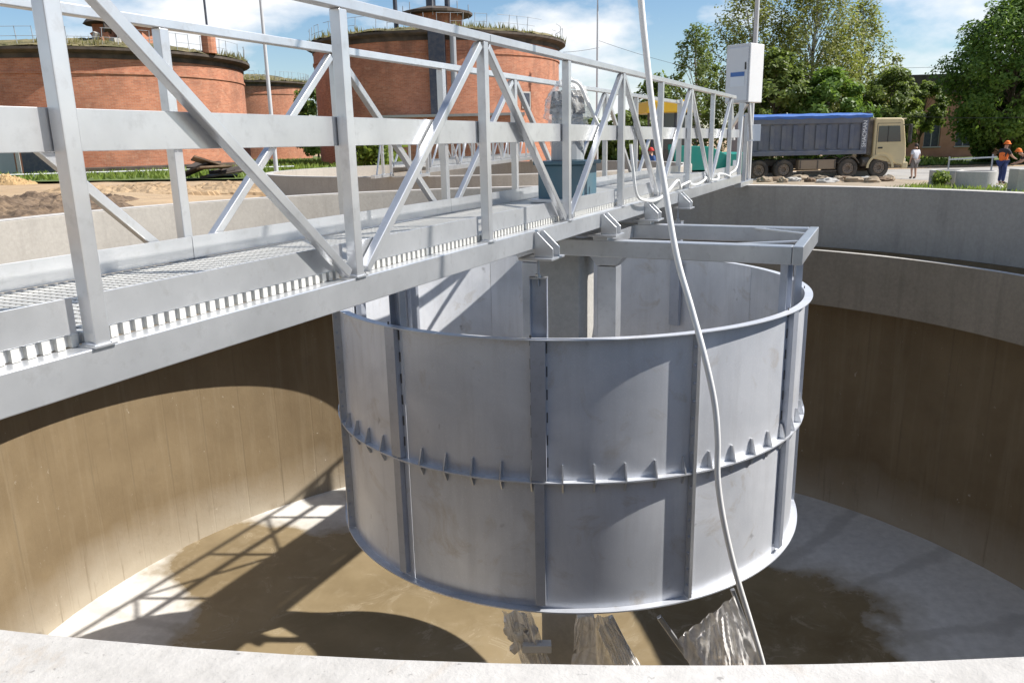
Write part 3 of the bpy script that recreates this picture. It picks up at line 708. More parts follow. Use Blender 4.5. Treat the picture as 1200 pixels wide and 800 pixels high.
tag(MB().box((0, 0, 0), (.20, .012, .24)).build('white_plate', 'label_white', None, bevel=.002, loc=pl), 'small white plate fixed beside the bridge end post', 'plate')

# ------------------------------------------------------------------ brick digesters
def digester(px, Y, rad, eave, label, base_h=None, turret=True, roof=2.0):
    c = ap(px, 170, Y); gh = ground_h(c.x, c.y)
    t = thing('brick_digester', (c.x, c.y, gh), label, 'digester', group=None); H = eave - gh
    MB().lathe([(rad - .4, -.5), (rad, -.5), (rad, H - .55), (rad - .4, H - .55)], 96).build('wall', 'brick', t, smooth=True)
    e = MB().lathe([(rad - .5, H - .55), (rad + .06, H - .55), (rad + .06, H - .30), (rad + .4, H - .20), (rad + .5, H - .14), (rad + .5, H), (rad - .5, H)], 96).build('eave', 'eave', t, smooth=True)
    MB().lathe([(rad + .01, H - 1.35), (rad + .07, H - 1.35), (rad + .07, H - 1.22), (rad + .01, H - 1.22)], 96).build('string_course', 'brick', e, smooth=True)
    r = MB(); prof = [(rad + .47, H + .005), (rad * .8, H + roof * .35), (rad * .3, H + roof * .9), (.05, H + roof)]
    vs = []; fs = []; n = 90
    prof2 = []
    for (ra, za), (rb, zb) in zip(prof[:-1], prof[1:]):
        for i in range(6): prof2.append((ra + (rb - ra) * i / 6, za + (zb - za) * i / 6))
    prof2.append(prof[-1])
    for i in range(n):
        a = 2 * math.pi * i / n
        for j, (rr, zz) in enumerate(prof2): vs.append((rr * math.cos(a), rr * math.sin(a), zz + (random.uniform(0, .22) if 0 < j else random.uniform(0, .10))))
    k = len(prof2)
    for i in range(n):
        for j in range(k - 1): fs.append((i * k + j, (i + 1) % n * k + j, (i + 1) % n * k + j + 1, i * k + j + 1))
    ro = r.add(vs, fs).build('roof', 'roof_moss', t)
    # dry weeds along the eave: real blades
    w = MB()
    for i in range(2600):
        a = random.uniform(0, 6.283); rr = rad + .45 - abs(random.gauss(0, 1.1)); z = H + max(0, (rad - rr)) * .16 - .03; h = random.uniform(.12, .55) * (1.3 if math.sin(a * 5 + 1) > .2 else .7)
        x, y = rr * math.cos(a), rr * math.sin(a); dx = random.uniform(-.08, .08); lx, ly = random.uniform(-.2, .2), random.uniform(-.2, .2); o = len(w.v)
        w.v += [(x - dx, y - .05, z), (x + dx, y + .05, z), (x + lx, y + ly, z + h)]; w.f += [(o, o + 1, o + 2)]
    me = bpy.data.meshes.new('weeds'); me.from_pydata(w.v, [], w.f); wo = link('weeds', me, 'drygrass', ro); wo['kind'] = 'stuff'
    # roof railing
    rl = MB()
    for i in range(72):
        a = 2 * math.pi * i / 72; x, y = (rad + .2) * math.cos(a), (rad + .2) * math.sin(a); x2, y2 = (rad + .2) * math.cos(a + .0873), (rad + .2) * math.sin(a + .0873)
        if random.random() < .75: rl.cyl((x, y, H), (x + random.uniform(-.1, .1), y, H + 1.05), .02, n=5)
        for zz in (.55, 1.03):
            if random.random() < .6: rl.cyl((x, y, H + zz), (x2, y2, H + zz), .014, n=5)
    rl.build('roof_railing', 'thin_metal', t)['kind'] = 'stuff'
    if turret:
        tu = MB().lathe([(.02, H + roof - .6), (1.9, H + roof - .6), (1.9, H + roof + 1.25), (.02, H + roof + 1.25)], 16, closed=True).build('turret', 'brick', t)
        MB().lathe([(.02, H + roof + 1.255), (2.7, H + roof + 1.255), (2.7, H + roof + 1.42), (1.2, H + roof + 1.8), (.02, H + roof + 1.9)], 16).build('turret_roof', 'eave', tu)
        for i in range(8): a = i * .785; MB().cyl((2.4 * math.cos(a), 2.4 * math.sin(a), H + roof + 1.0), (2.4 * math.cos(a), 2.4 * math.sin(a), H + roof + 2.0), .03, n=6).build('rail_post', 'thin_metal', tu)
        for x_, r_ in ((-2.9, .16), (-.3, .35), (.9, .2)): MB().cyl((x_, -.4, H + roof + .2), (x_, -.4, H + roof + 3.4), r_, n=10).build('vent_pipe', 'duct', tu)
    return t, H
T1, H1 = digester(122, 54.5, 9.3, 7.85, 'weathered brick digester at far left with rubble on its roof', turret=False, roof=1.2)
T2, H2 = digester(517, 62, 9.0, 9.25, 'brick digester with roof turret and dark vertical duct', roof=.9)
T3, H3 = digester(302, 96, 6.2, 9.4, 'smaller brick digester half hidden behind the leftmost one', turret=False, roof=1.0)
# dark duct on the middle digester, lean-to brick annex at its foot
v = ap(517, 100, 52.75); lx, ly = v.x - T2.location.x, v.y - T2.location.y
dk = MB()
dk.span((lx - .7, ly - .3, 2.6), (lx + .35, ly + .8, H2 + .1)).build('duct', 'duct', T2, bevel=.03)
MB().cyl((lx + .85, ly - .1, 5), (lx + .85, ly - .1, H2 + .3), .2, n=10).build('vent_pipe', 'thin_metal', T2)
va = ap(560, 150, 50.5); ax_, ay_ = va.x - T2.location.x, va.y - T2.location.y
an = MB().span((ax_ - 5.5, ay_ - .4, -.5), (ax_ + 2.6, ay_ + 5, 3.5)).build('annex', 'brick', T2)
MB().span((ax_ - 5.8, ay_ - .7, 3.505), (ax_ + 2.9, ay_ + 5, 3.66)).build('annex_roof', 'block', an)
vw = ap(624, 117, 55.2); wx, wy = vw.x - T2.location.x, vw.y - T2.location.y
wa = math.atan2(wy, wx)
wo = MB().box((0, 0, 0), (.12, .8, 1.1)).build('window', 'block', T2); wo.location = (9.01 * math.cos(wa), 9.01 * math.sin(wa), vw.z - T2.location.z); wo.rotation_euler = (0, 0, wa)
MB().box((.065, 0, 0), (.02, .62, .9)).build('pane', 'duct', wo)
# rubble turret, chimney and gate at the left digester
rub = thing('roof_rubble', (ap(122, 40, 50).x, 50.5, T1.location.z + H1 + .3), 'heap of broken bricks on the roof of the leftmost digester', 'rubble')
for k in range(46):
    a = random.uniform(0, 6.28); r = abs(random.gauss(0, 1.6)); s = random.uniform(.25, .9)
    MB().box((r * math.cos(a) * 1.3, r * math.sin(a) * .7, max(0, 1.0 - r * .35) * random.random() * 1.5 - .1), (s, s * .7, s * .5), Euler((random.random() * 2, random.random() * 2, random.random() * 3)).to_matrix()).build('chunk', random.choice(['brick', 'block', 'eave', 'brick']), rub)
MB().span((-1.4, 1.0, -.5), (1.6, 2.6, 1.7)).build('turret_stump', 'brick', rub)
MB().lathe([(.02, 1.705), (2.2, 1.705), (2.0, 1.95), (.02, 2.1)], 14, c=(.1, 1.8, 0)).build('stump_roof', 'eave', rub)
vc = ap(244, 45, 51); MB().cyl((vc.x - T1.location.x, vc.y - T1.location.y, H1 + .1), (vc.x - T1.location.x, vc.y - T1.location.y, H1 + 1.6), .42, n=14).build('chimney', 'brick', T1)
MB().cyl((vc.x - T1.location.x, vc.y - T1.location.y, H1 + 1.6), (vc.x - T1.location.x, vc.y - T1.location.y, H1 + 9), .07, n=8).build('aerial', 'duct', T1)
# recessed gateway in the left digester
vg = ap(52, 195, 46.5); gx, gy = vg.x - T1.location.x, vg.y - T1.location.y; ga = math.atan2(gy, gx)
gt = MB().box((0, 0, 1.3), (1.2, 5.4, 2.9)).build('porch', 'brick', T1); gt.location = (9.5 * math.cos(ga), 9.5 * math.sin(ga), 0); gt.rotation_euler = (0, 0, ga)
MB().box((.605, .9, 1.1), (.03, 1.9, 2.2)).build('doorway', 'duct', gt); MB().box((.605, -1.3, 1.1), (.04, 1.7, 2.2)).build('door_leaf', 'thin_metal', gt); MB().box((.62, -.25, 1.15), (.08, .2, 2.4)).build('door_post', 'block', gt)
MB().lathe([(9.31, 0), (9.9, 0), (9.9, .45), (9.31, .5)], 96).build('plinth', 'eave', T1, smooth=True)

# ------------------------------------------------------------------ trees
def leaf_mesh(name, pts, size, mat, parent, droop=0.0, loc=None):
    n = len(pts); P_ = np.array(pts, float); cen_ = P_.mean(0); o_ = P_ - cen_; o_ /= np.linalg.norm(o_, axis=1)[:, None] + 1e-6
    nr = rng.normal(size=(n, 3)) * .55 + o_ * .8 + np.array([0, 0, .45]); nr /= np.linalg.norm(nr, axis=1)[:, None]
    a = rng.normal(size=(n, 3)); a[:, 2] *= (1 - droop); a[:, 2] -= droop; a -= nr * (a * nr).sum(1)[:, None]; a /= np.linalg.norm(a, axis=1)[:, None]
    b_ = np.cross(nr, a); b_ /= np.linalg.norm(b_, axis=1)[:, None]
    s = size * rng.uniform(.55, 1.35, n)[:, None]
    q = np.stack([P_ - a * s, P_ + b_ * s * .55, P_ + a * s, P_ - b_ * s * .55], 1).reshape(-1, 3)
    me = bpy.data.meshes.new(name); me.vertices.add(4 * n); me.vertices.foreach_set('co', q.ravel())
    me.loops.add(4 * n); me.loops.foreach_set('vertex_index', np.arange(4 * n)); me.polygons.add(n)
    me.polygons.foreach_set('loop_start', np.arange(0, 4 * n, 4)); me.polygons.foreach_set('loop_total', np.full(n, 4)); me.update(); me.validate()
    return link(name, me, mat, parent)
def tree(base, height, rad, label, leaf, bark, n=9000, size=.22, droop=.0, clumps=60, low=.22, shape='round', seed=1, name='tree', group=None, trunk_r=None):
    rr = np.random.default_rng(seed); t = thing(name, base, label, 'tree', group=group)
    tr = trunk_r or height * .016
    top = Vector((rr.uniform(-.4, .4), rr.uniform(-.4, .4), height * .92)); pts = [Vector((0, 0, -.2))]
    for k in range(1, 7): pts.append(Vector((top.x * k / 6 + rr.uniform(-.1, .1), top.y * k / 6 + rr.uniform(-.1, .1), top.z * k / 6)))
    tk = MB().tube(pts, [tr * (1 - .85 * k / 6) for k in range(7)], 9).build('trunk', bark, t, smooth=True)
    cen = []; lim = MB()
    for k in range(clumps):
        z = low + (1 - low) * (k + rr.uniform(0, 1)) / clumps; a = k * 2.399 + rr.uniform(-.4, .4)
        u = (z - low) / (1 - low)
        prof = math.sin(math.pi * min(1, max(.03, u * .86 + .13))) ** .7 if shape == 'round' else (1 - u) ** .55 * min(1, .45 + u * 2.2)
        r = rad * prof * rr.uniform(.35, 1.0) ** .6
        c = Vector((r * math.cos(a) + top.x * z, r * math.sin(a) + top.y * z, height * z)); cen.append((c, rad * rr.uniform(.16, .34)))
        z0 = max(.15, z - .16 - .1 * rr.random()); s0 = Vector((top.x * z0, top.y * z0, height * z0 * .95))
        m_ = (s0 + c) / 2 + Vector((0, 0, .25)); w = tr * .38 * (1 - z * .6)
        lim.tube([s0, m_, c], [w, w * .65, w * .25], 5)
    lim.build('limb', bark, tk, smooth=True)
    pts = []; per = n // clumps
    for c, cr in cen:
        g = rr.normal(size=(per, 3)); g /= np.linalg.norm(g, axis=1)[:, None]; g *= (rr.uniform(0, 1, (per, 1)) ** .45) * cr
        g[:, 2] *= .72
        if droop: g[:, 2] = g[:, 2] * 1.0 - droop * rr.uniform(0, 1, per) ** 2 * cr * 3.2
        pts.append(g + np.array(c))
    leaf_mesh('crown', np.concatenate(pts), size, leaf, t, droop * .6)
    return t
def tree_at(px, py_top, Y, rad, *a, **k):
    g = ap(px, 170, Y); gh = ground_h(g.x, g.y); h = ap(px, py_top, Y).z - gh
    return tree((g.x, g.y, gh), h, rad, *a, **k)
tree_at(815, 30, 66, 2.3, 'leftmost birch with loose drooping leaves behind the cabinet', 'leaf_mid', 'bark_birch', 7000, .13, .6, 46, .20, 'round', 3, name='birch_tree')
tree_at(872, -25, 70, 3.9, 'tall birch rising straight behind the control cabinet', 'leaf_birch', 'bark_birch', 15000, .135, .65, 74, .14, 'round', 4, name='birch_tree')
tree_at(945, -40, 68, 4.4, 'tallest yellow-green birch above the dump truck body', 'leaf_birch', 'bark_birch', 21000, .135, .65, 92, .12, 'round', 5, name='birch_tree')
tree_at(1000, -5, 72, 3.2, 'birch with airy edge above the truck cab', 'leaf_birch', 'bark_birch', 9500, .135, .65, 56, .12, 'round', 6, name='birch_tree')
tree_at(905, 60, 64, 3.4, 'low leafy tree under the birches behind the truck body', 'leaf_mid', 'bark', 9000, .2, .2, 50, .1, 'round', 7, name='leafy_tree')
tree_at(970, 85, 62, 3.2, 'low leafy tree right behind the blue tarpaulin', 'leaf_dark', 'bark', 9000, .2, .1, 50, .1, 'round', 8, name='leafy_tree')
tree_at(1036, 84, 66, 2.6, 'bushy tree above the truck cab roof', 'leaf_mid', 'bark', 8000, .17, .1, 46, .2, 'round', 9, name='leafy_tree')
tree_at(1074, 98, 70, 1.9, 'small tree between the truck and the pink building', 'leaf_mid', 'bark', 5000, .17, .1, 36, .42, 'round', 10, name='leafy_tree')
tree_at(1182, 2, 60, 4.9, 'dense dark green tree at the right edge', 'leaf_dark', 'bark', 34000, .15, .0, 130, .16, 'round', 11, name='broadleaf_tree')
tree_at(1245, 20, 63, 4.6, 'dense dark tree cut off by the right edge', 'leaf_dark', 'bark', 14000, .24, .0, 80, .08, 'round', 12, name='broadleaf_tree')
tree_at(1176, 120, 62, 2.4, 'dark leafy shrub tree in front of the large right tree', 'leaf_dark', 'bark', 7000, .2, .0, 40, .05, 'round', 13, name='leafy_tree')
tree_at(372, 98, 88, 2.8, 'far tree in the gap between the two brick digesters', 'leaf_mid', 'bark', 6000, .25, .1, 40, .1, 'round', 14, name='leafy_tree')
tree_at(765, 90, 90, 3.2, 'pale distant tree behind the yellow canopy', 'leaf_mid', 'bark', 6000, .25, .3, 40, .1, 'round', 15, name='leafy_tree')
tree_at(690, 140, 95, 3.4, 'distant low tree right of the middle digester', 'leaf_mid', 'bark', 6000, .25, .1, 40, .05, 'round', 16, name='leafy_tree')
tree_at(730, 135, 85, 3.0, 'distant low tree left of the yellow canopy', 'leaf_mid', 'bark', 6000, .25, .1, 40, .05, 'round', 17, name='leafy_tree')
def bush(px, py_base, Y, h, r, label, leaf, n=2500, size=.1, seed=1, z=None):
    g = ap(px, py_base, Y); zz = ground_h(g.x, g.y) if z is None else z; rr = np.random.default_rng(seed)
    t = thing('bush', (g.x, g.y, zz), label, 'bush'); pts = []; st = MB()
    for k in range(16):
        a = rr.uniform(0, 6.28); q = r * rr.uniform(.1, .85); zc = h * rr.uniform(.25, .85); c = np.array([q * math.cos(a), q * math.sin(a), zc])
        st.tube([(0, 0, 0), tuple(c * .6), tuple(c)], [.02, .012, .005], 5)
        pts.append(rr.normal(size=(n // 16, 3)) * r * .2 + c)
    st.build('stem', 'bark', t); leaf_mesh('foliage', np.clip(np.concatenate(pts), [-9, -9, .02], 9), size, leaf, t); return t
bush(445, 190, 40, 3.0, 1.35, 'bright yellow-green bush in front of the middle digester', 'leaf_bright', 4500, .13, 3)
bush(1101, 220, gp(1101, 221).y, .75, .42, 'small bright green weed clump behind the far rim', 'leaf_bright', 1500, .07, 5)

# ------------------------------------------------------------------ lamp posts and wires
def lamp_post(px, Y, top, r, label, arm=True):
    g = ap(px, 170, Y); gh = ground_h(g.x, g.y); t = thing('street_lamp', (g.x, g.y, gh), label, 'street lamp')
    MB().cyl((0, 0, 0), (0, 0, top), r, r * .55, 14).build('pole', 'lamp_grey', t, smooth=True)
    MB().cyl((0, 0, 0), (0, 0, .5), r * 1.7, r * 1.5, 14).build('base', 'lamp_grey', t, smooth=True)
    MB().tube([(0, 0, top - .05), (0, 0, top + .4), (.25, 0, top + .75), (.55, 0, top + .85)], r * .45, 8).build('arm', 'lamp_grey', t, smooth=True)
    MB().prism([(0, 0), (.7, .02), (.75, .08), (.3, .16), (0, .12)], (.5, -.12, top + .78), (1, 0, 0), (0, 0, 1), (0, 1, 0), .24).build('lamp_head', 'thin_metal', t, bevel=.02); return t
lamp_post(321, 30, 8.5, .085, 'tall grey lamp post left of the middle digester')
lp2 = lamp_post(699.5, 56, 11.0, .10, 'slim lamp post with lit head against the sky near the drive'.replace(' with lit head', ''))
def wire(name, pts, label, r=.012):
    p = []
    for a, b_ in zip(pts[:-1], pts[1:]):
        a, b_ = Vector(a), Vector(b_); sag = (a - b_).length * .02
        for i in range(13): t = i / 12; p.append(a.lerp(b_, t) - Vector((0, 0, sag * 4 * t * (1 - t))))
    tag(MB().tube(p, r, 6).build(name, 'wire'), label, 'wire')
wire('overhead_wire', [ap(702, 48, 56), ap(905, 92, 75)], 'overhead wire running right from the slim lamp post')
wire('overhead_wire', [ap(1060, 136, 58), ap(1330, 130, 52)], 'overhead wire crossing the dark tree at the right')
wire('overhead_wire', [ap(980, 78, 75), ap(1300, 62, 55)], 'high overhead wire between the birches and right tree')
wire('overhead_wire', [ap(600, 52, 80), ap(702, 56, 56)], 'overhead wire from the middle digester to the lamp post')

# ------------------------------------------------------------------ pink building
hb = ap(1108, 170, 78); bh = thing('pink_building', (hb.x, hb.y, ground_h(hb.x, hb.y)), 'low pink brick building behind the dark right tree', 'building', R_(-8))
WB, HBu = 14.0, 5.9
wins = [(-4.6, 1.3, 1.5, 3.0), (-1.3, 1.1, 1.5, 3.2), (1.6, 1.1, 1.5, 3.2), (4.6, 1.1, 1.5, 3.0)]
wl = MB(); xs = [-WB / 2] + [v for w in wins for v in (w[0] - w[2] / 2, w[0] + w[2] / 2)] + [WB / 2]
for i in range(0, len(xs), 2): wl.span((xs[i], 0, -.3), (xs[i + 1], .4, HBu))
for (x, z0, w, h) in wins:
    wl.span((x - w / 2, 0, -.3), (x + w / 2, .4, z0)); wl.span((x - w / 2, 0, z0 + h), (x + w / 2, .4, HBu))
wl.span((-WB / 2, .4, -.3), (-WB / 2 + .4, 8, HBu)); wl.span((WB / 2 - .4, .4, -.3), (WB / 2, 8, HBu)); wl.span((-WB / 2 + .4, 7.6, -.3), (WB / 2 - .4, 8, HBu))
M['pink'] = mottled('pink_render', (.40, .19, .12), (.50, .25, .17), 1.2, .9, 0, .3, 10)
wl.build('wall', 'pink', bh)
for (x, z0, w, h) in wins:
    f_ = MB(); f_.span((x - w / 2 + .01, .18, z0 + .01), (x - w / 2 + .1, .26, z0 + h - .01)); f_.span((x + w / 2 - .1, .18, z0 + .01), (x + w / 2 - .01, .26, z0 + h - .01)); f_.span((x - w / 2 + .1, .18, z0 + h - .1), (x + w / 2 - .1, .26, z0 + h - .01)); f_.span((x - .04, .185, z0 + .01), (x + .04, .255, z0 + h - .1))
    wo_ = f_.build('window', 'block', bh); MB().span((x - w / 2 + .02, .215, z0 + .02), (x + w / 2 - .02, .225, z0 + h - .02)).build('pane', 'duct', wo_)
    MB().span((x - w / 2 - .1, -.12, z0 - .12), (x + w / 2 + .1, -.003, z0 - .01)).build('sill', 'block', wo_)
MB().prism([(-WB / 2 - .5, 0), (WB / 2 + .5, 0), (WB / 2 - 2, 1.8), (-WB / 2 + 2, 1.8)], (0, -.5, HBu + .003), (1, 0, 0), (0, 0, 1), (0, 1, 0), 9).build('roof', 'eave', bh)

# ------------------------------------------------------------------ dump truck (local: x forward, wheels on z = 0)
M['bed'] = paint('truck_bed_slate', (.105, .118, .16), .5, .45, 1.2, (.26, .24, .21))
M['cab'] = paint('cab_beige', (.58, .47, .27), .38, .25, 1.5, (.33, .27, .18))
M['tarp'] = paint('blue_tarp', (.05, .14, .42), .6, .1)
M['tyre'] = paint('dusty_tyre', (.05, .045, .04), .9, .7, 3, (.19, .15, .11))
M['hub'] = paint('dusty_hub', (.22, .17, .13), .7, .5, 3, (.30, .24, .18))
M['chassis'] = paint('dusty_chassis', (.075, .065, .055), .8, .6, 2, (.24, .19, .14))
M['toolbox'] = paint('dusty_box', (.30, .22, .15), .7, .5, 2, (.36, .28, .20))
t = NT('vehicle_glass'); M['vglass'] = t.set((.035, .05, .06), .08, 0); t.b.inputs['Specular IOR Level'].default_value = .8
M['lampglass'] = paint('lamp_lens', (.62, .60, .52), .25, .1); M['plate_w'] = paint('white_letters', (.78, .78, .78), .6, .1)
tp = gp(1030, 208.5); tp.x -= .62
truck = thing('dump_truck', (tp.x, tp.y, .065), 'beige-cab dump truck with slate bed under a blue tarpaulin', 'truck', R_(1.5))
def wheel(parent, x, y, r=.53, w=.30, dual=False):
    wh = MB().lathe([(r * .62, -w / 2), (r * .9, -w / 2), (r, -w * .33), (r, w * .33), (r * .9, w / 2), (r * .62, w / 2)], 32).build('wheel', 'tyre', parent, smooth=True)
    wh.location = (x, y, r); wh.rotation_euler = (math.pi / 2, 0, 0)
    MB().lathe([(.02, -.04), (r * .22, -.06), (r * .26, .03), (r * .5, .06), (r * .62, .0), (r * .62, -.06), (.02, -.1)], 28, c=(0, 0, w * .3)).build('rim', 'hub', wh, smooth=True)
    bo = MB()
    for k in range(10): a = k * .628; bo.cyl((r * .40 * math.cos(a), r * .40 * math.sin(a), w * .3 + .04), (r * .40 * math.cos(a), r * .40 * math.sin(a), w * .3 + .085), .022, n=6)
    bo.build('wheel_nuts', 'chassis', wh); return wh
WX = [0, -1.68, -5.15, -6.5]
for x in WX:
    for y in (-1.02, 1.02): wheel(truck, x, y, .53, .32 if x > -3 else .46)
def T(name, b, mat, parent=truck, bevel=.02, **k): return b.build(name, mat, parent, bevel=bevel, **k)
ch = MB(); 
for y in (-.42, .42): ch.span((-7.5, y - .06, .72), (1.2, y + .06, 1.02))
for x in (-7.2, -5.8, -4, -2.6, -.8, .8): ch.span((x - .06, -.36, .78), (x + .06, .36, .98))
T('chassis', ch, 'chassis', bevel=.01)
for x in WX: T('axle', MB().cyl((x, -.85, .53), (x, .85, .53), .11, n=12), 'chassis', bevel=0)
# cab
cabm = MB().prism([(-.42, 1.02), (1.30, .62), (1.38, 1.15), (1.32, 1.78), (1.12, 2.95), (1.00, 3.08), (-.42, 3.10)], (0, -1.22, 0), (1, 0, 0), (0, 0, 1), (0, 1, 0), 2.44)
cab = T('cab', cabm, 'cab', bevel=.07, seg=3)
for s in (-1, 1):
    y = s * 1.222
    T('side_window', MB().prism([(-.22, 1.86), (1.02, 1.86), (.90, 2.68), (-.22, 2.68)], (0, y, 0), (1, 0, 0), (0, 0, 1), (0, s, 0), .012), 'vglass', cab, 0)
    dn = T('door_seam', MB().prism([(-.30, 1.15), (-.275, 1.15), (-.275, 2.80), (.93, 2.80), (.93, 2.825), (-.30, 2.825)], (0, y, 0), (1, 0, 0), (0, 0, 1), (0, s, 0), .008), 'chassis', cab, 0)
    T('door_handle', MB().span((-.18, y - .03 if s < 0 else y, 1.52), (.06, y if s < 0 else y + .03, 1.60)), 'dark', cab, .005)
    T('window_pillar', MB().prism([(.28, 1.86), (.32, 1.86), (.32, 2.68), (.28, 2.68)], (0, y + s * .012, 0), (1, 0, 0), (0, 0, 1), (0, s, 0), .01), 'dark', cab, 0)
    mr = T('mirror', MB().span((1.18, y - .10 if s < 0 else y - .05, 1.80), (1.32, y + .12 if s < 0 else y + .17, 2.75)), 'dark', cab, .04); mr.location = (.12, s * .22, 0)
    T('mirror_arm', MB().bar((1.08, y * .97, 2.72), (1.38, y + s * .22, 2.72), .04, .04), 'dark', cab, 0)
    # wheel arch of the cab
    ar = MB(); seg = 14
    prof = [(.60, -.02), (.76, -.02), (.76, .05), (.60, .05)]
    for i in range(seg):
        a0, a1 = math.pi * i / seg, math.pi * (i + 1) / seg
        pts = []
        for a in (a0, a1):
            for rr_, yy in ((.62, 0), (.74, 0), (.74, .05), (.62, .05)): pts.append((rr_ * math.cos(a), y + s * (yy + .004), .53 + rr_ * math.sin(a)))
        ar.add(pts, [(0, 1, 5, 4), (1, 2, 6, 5), (2, 3, 7, 6), (3, 0, 4, 7)] + ([(0, 3, 2, 1)] if i == 0 else []) + ([(4, 5, 6, 7)] if i == seg - 1 else []))
    T('wheel_arch', ar, 'cab', cab, 0)
    T('headlight', MB().span((1.27, s * .95 - .2, .78), (1.42, s * .95 + .2, 1.0)), 'lampglass', cab, .03)
    T('step', MB().span((.62, y - .02 if s < 0 else y - .1, .55), (1.1, y + .1 if s < 0 else y + .02, .62)), 'chassis', cab, .01)
T('windscreen', MB().prism([(-1.1, 0), (1.1, 0), (1.0, 1.02), (-1.0, 1.02)], (1.315, 0, 1.84), (0, 1, 0), Vector((-.17, 0, .985)), (1, 0, .17), .014), 'vglass', cab, 0)
T('front_grille', MB().span((1.34, -.8, 1.12), (1.415, .8, 1.62)), 'dark', cab, .02)
T('bumper', MB().span((1.20, -1.23, .48), (1.52, 1.23, .80)), 'cab', cab, .05)
T('sun_visor', MB().prism([(0, 0), (.28, .10), (.28, .13), (0, .05)], (1.02, -1.1, 2.93), (1, 0, 0), (0, 0, 1), (0, 1, 0), 2.2), 'cab', cab, 0)
T('air_intake', MB().span((-.72, -1.1, 1.2), (-.46, -.6, 3.0)), 'chassis', truck, .03)
T('air_tank', MB().cyl((-.95, -1.0, .85), (-.55, -1.0, .85), .24, n=16), 'chassis', truck, .02)
# bed: sloping nose, ribs, lower rail
bx0, bx1, zb0, zb1 = -7.35, -.80, 1.28, 3.28
bed = T('bed', MB().prism([(bx0, zb0), (bx1 - .02, zb0), (bx1, zb1), (bx0, zb1)], (0, -1.19, 0), (1, 0, 0), (0, 0, 1), (0, 1, 0), 2.38), 'bed', bevel=.02)
for s in (-1, 1):
    y = s * 1.19
    for k in range(11):
        x = bx0 + .25 + k * (bx1 - bx0 - .5) / 10
        T('rib', MB().span((x - .11, min(y, y + s * .075), zb0 + .30), (x + .11, max(y, y + s * .075), zb1 - .48)), 'bed', bed, .02)
    T('top_rail', MB().span((bx0, min(y + s * .001, y + s * .10), zb1 - .42), (bx1, max(y + s * .001, y + s * .10), zb1 - .04)), 'bed', bed, .02)
    T('bottom_rail', MB().span((bx0, min(y + s * .001, y + s * .10), zb0 - .02), (bx1 - .02, max(y + s * .001, y + s * .10), zb0 + .20)), 'bed', bed, .02)
    T('front_post', MB().span((bx1 - .36, min(y + s * .002, y + s * .11), zb0 + .205), (bx1 - .03, max(y + s * .002, y + s * .11), zb1 - .425)), 'bed', bed, .02)
    T('mudguard', MB().lathe([(.60, -.17), (.64, -.17), (.64, .17), (.60, .17)], 18, R_(25), R_(155)), 'chassis', truck, 0).matrix_local = Matrix.Translation((-1.68, s * 1.05, .53)) @ Matrix.Rotation(math.pi / 2, 4, 'X')
    T('tool_box', MB().span((-4.35, min(s * .72, s * 1.18), .52), (-2.35, max(s * .72, s * 1.18), 1.02)), 'toolbox', truck, .03)
    for k in range(3): T('box_rib', MB().span((-4.3 + k * .93, min(s * 1.181, s * 1.20), .56), (-4.24 + k * .93, max(s * 1.181, s * 1.20), .98)), 'chassis', truck, 0)
    T('side_guard', MB().span((-4.45, min(s * 1.16, s * 1.2), .38), (-2.3, max(s * 1.16, s * 1.2), .46)), 'chassis', truck, .01)
T('headboard', MB().prism([(bx1 + .002, zb0 + .6), (bx1 + .06, zb0 + .6), (bx1 + .12, zb1 + .12), (bx1 + .002, zb1 + .12)], (0, -1.2, 0), (1, 0, 0), (0, 0, 1), (0, 1, 0), 2.4), 'chassis', bed, .01)
T('lift_ram', MB().cyl((bx1 + .22, 0, .95), (bx1 + .16, 0, 2.6), .14, n=14), 'chassis', truck, 0)
tarp = MB(); nx = 40; vs = []; fs = []
prof = [(-1.31, -.16), (-1.32, -.02), (-1.22, .05), (-.6, .10), (0, .13), (.6, .10), (1.22, .05), (1.32, -.02), (1.31, -.16)]
for i in range(nx + 1):
    x = bx0 - .05 + (bx1 - bx0 + .22) * i / nx
    for j, (yy, zz) in enumerate(prof):
        vs.append((x, yy + random.uniform(-.015, .015), zb1 + zz + .012 * math.sin(i * .7 + j) + random.uniform(-.008, .008) + (.02 * math.sin(i * 1.3) if j in (0, 8) else 0)))
k = len(prof)
for i in range(nx):
    for j in range(k - 1): fs.append((i * k + j, (i + 1) * k + j, (i + 1) * k + j + 1, i * k + j + 1))
T('tarpaulin', tarp.add(vs, fs), 'tarp', bed, 0, smooth=True)
for s in (-1, 1):
    cu = bpy.data.curves.new('lettering', 'FONT'); cu.body = 'SHACMAN'; cu.size = .30; cu.extrude = .006; cu.align_x = 'CENTER'; cu.align_y = 'CENTER'
    tmp = bpy.data.objects.new('tmp', cu); C.objects.link(tmp); bpy.context.view_layer.update()
    me = bpy.data.meshes.new_from_object(tmp.evaluated_get(bpy.context.evaluated_depsgraph_get())); bpy.data.objects.remove(tmp); me.materials.clear()
    lo = link('lettering', me, 'plate_w', bed); lo.rotation_euler = Euler((math.pi / 2, -math.pi / 2, 0) if s < 0 else (math.pi / 2, math.pi / 2, math.pi))
    lo.location = (bx1 - .19, s * 1.305, (zb0 + zb1) / 2 + .02)
    xs_ = [v.co.x for v in me.vertices]; lo.scale = ((zb1 - zb0 - .66) / (max(xs_) - min(xs_)), 1.0, 1)

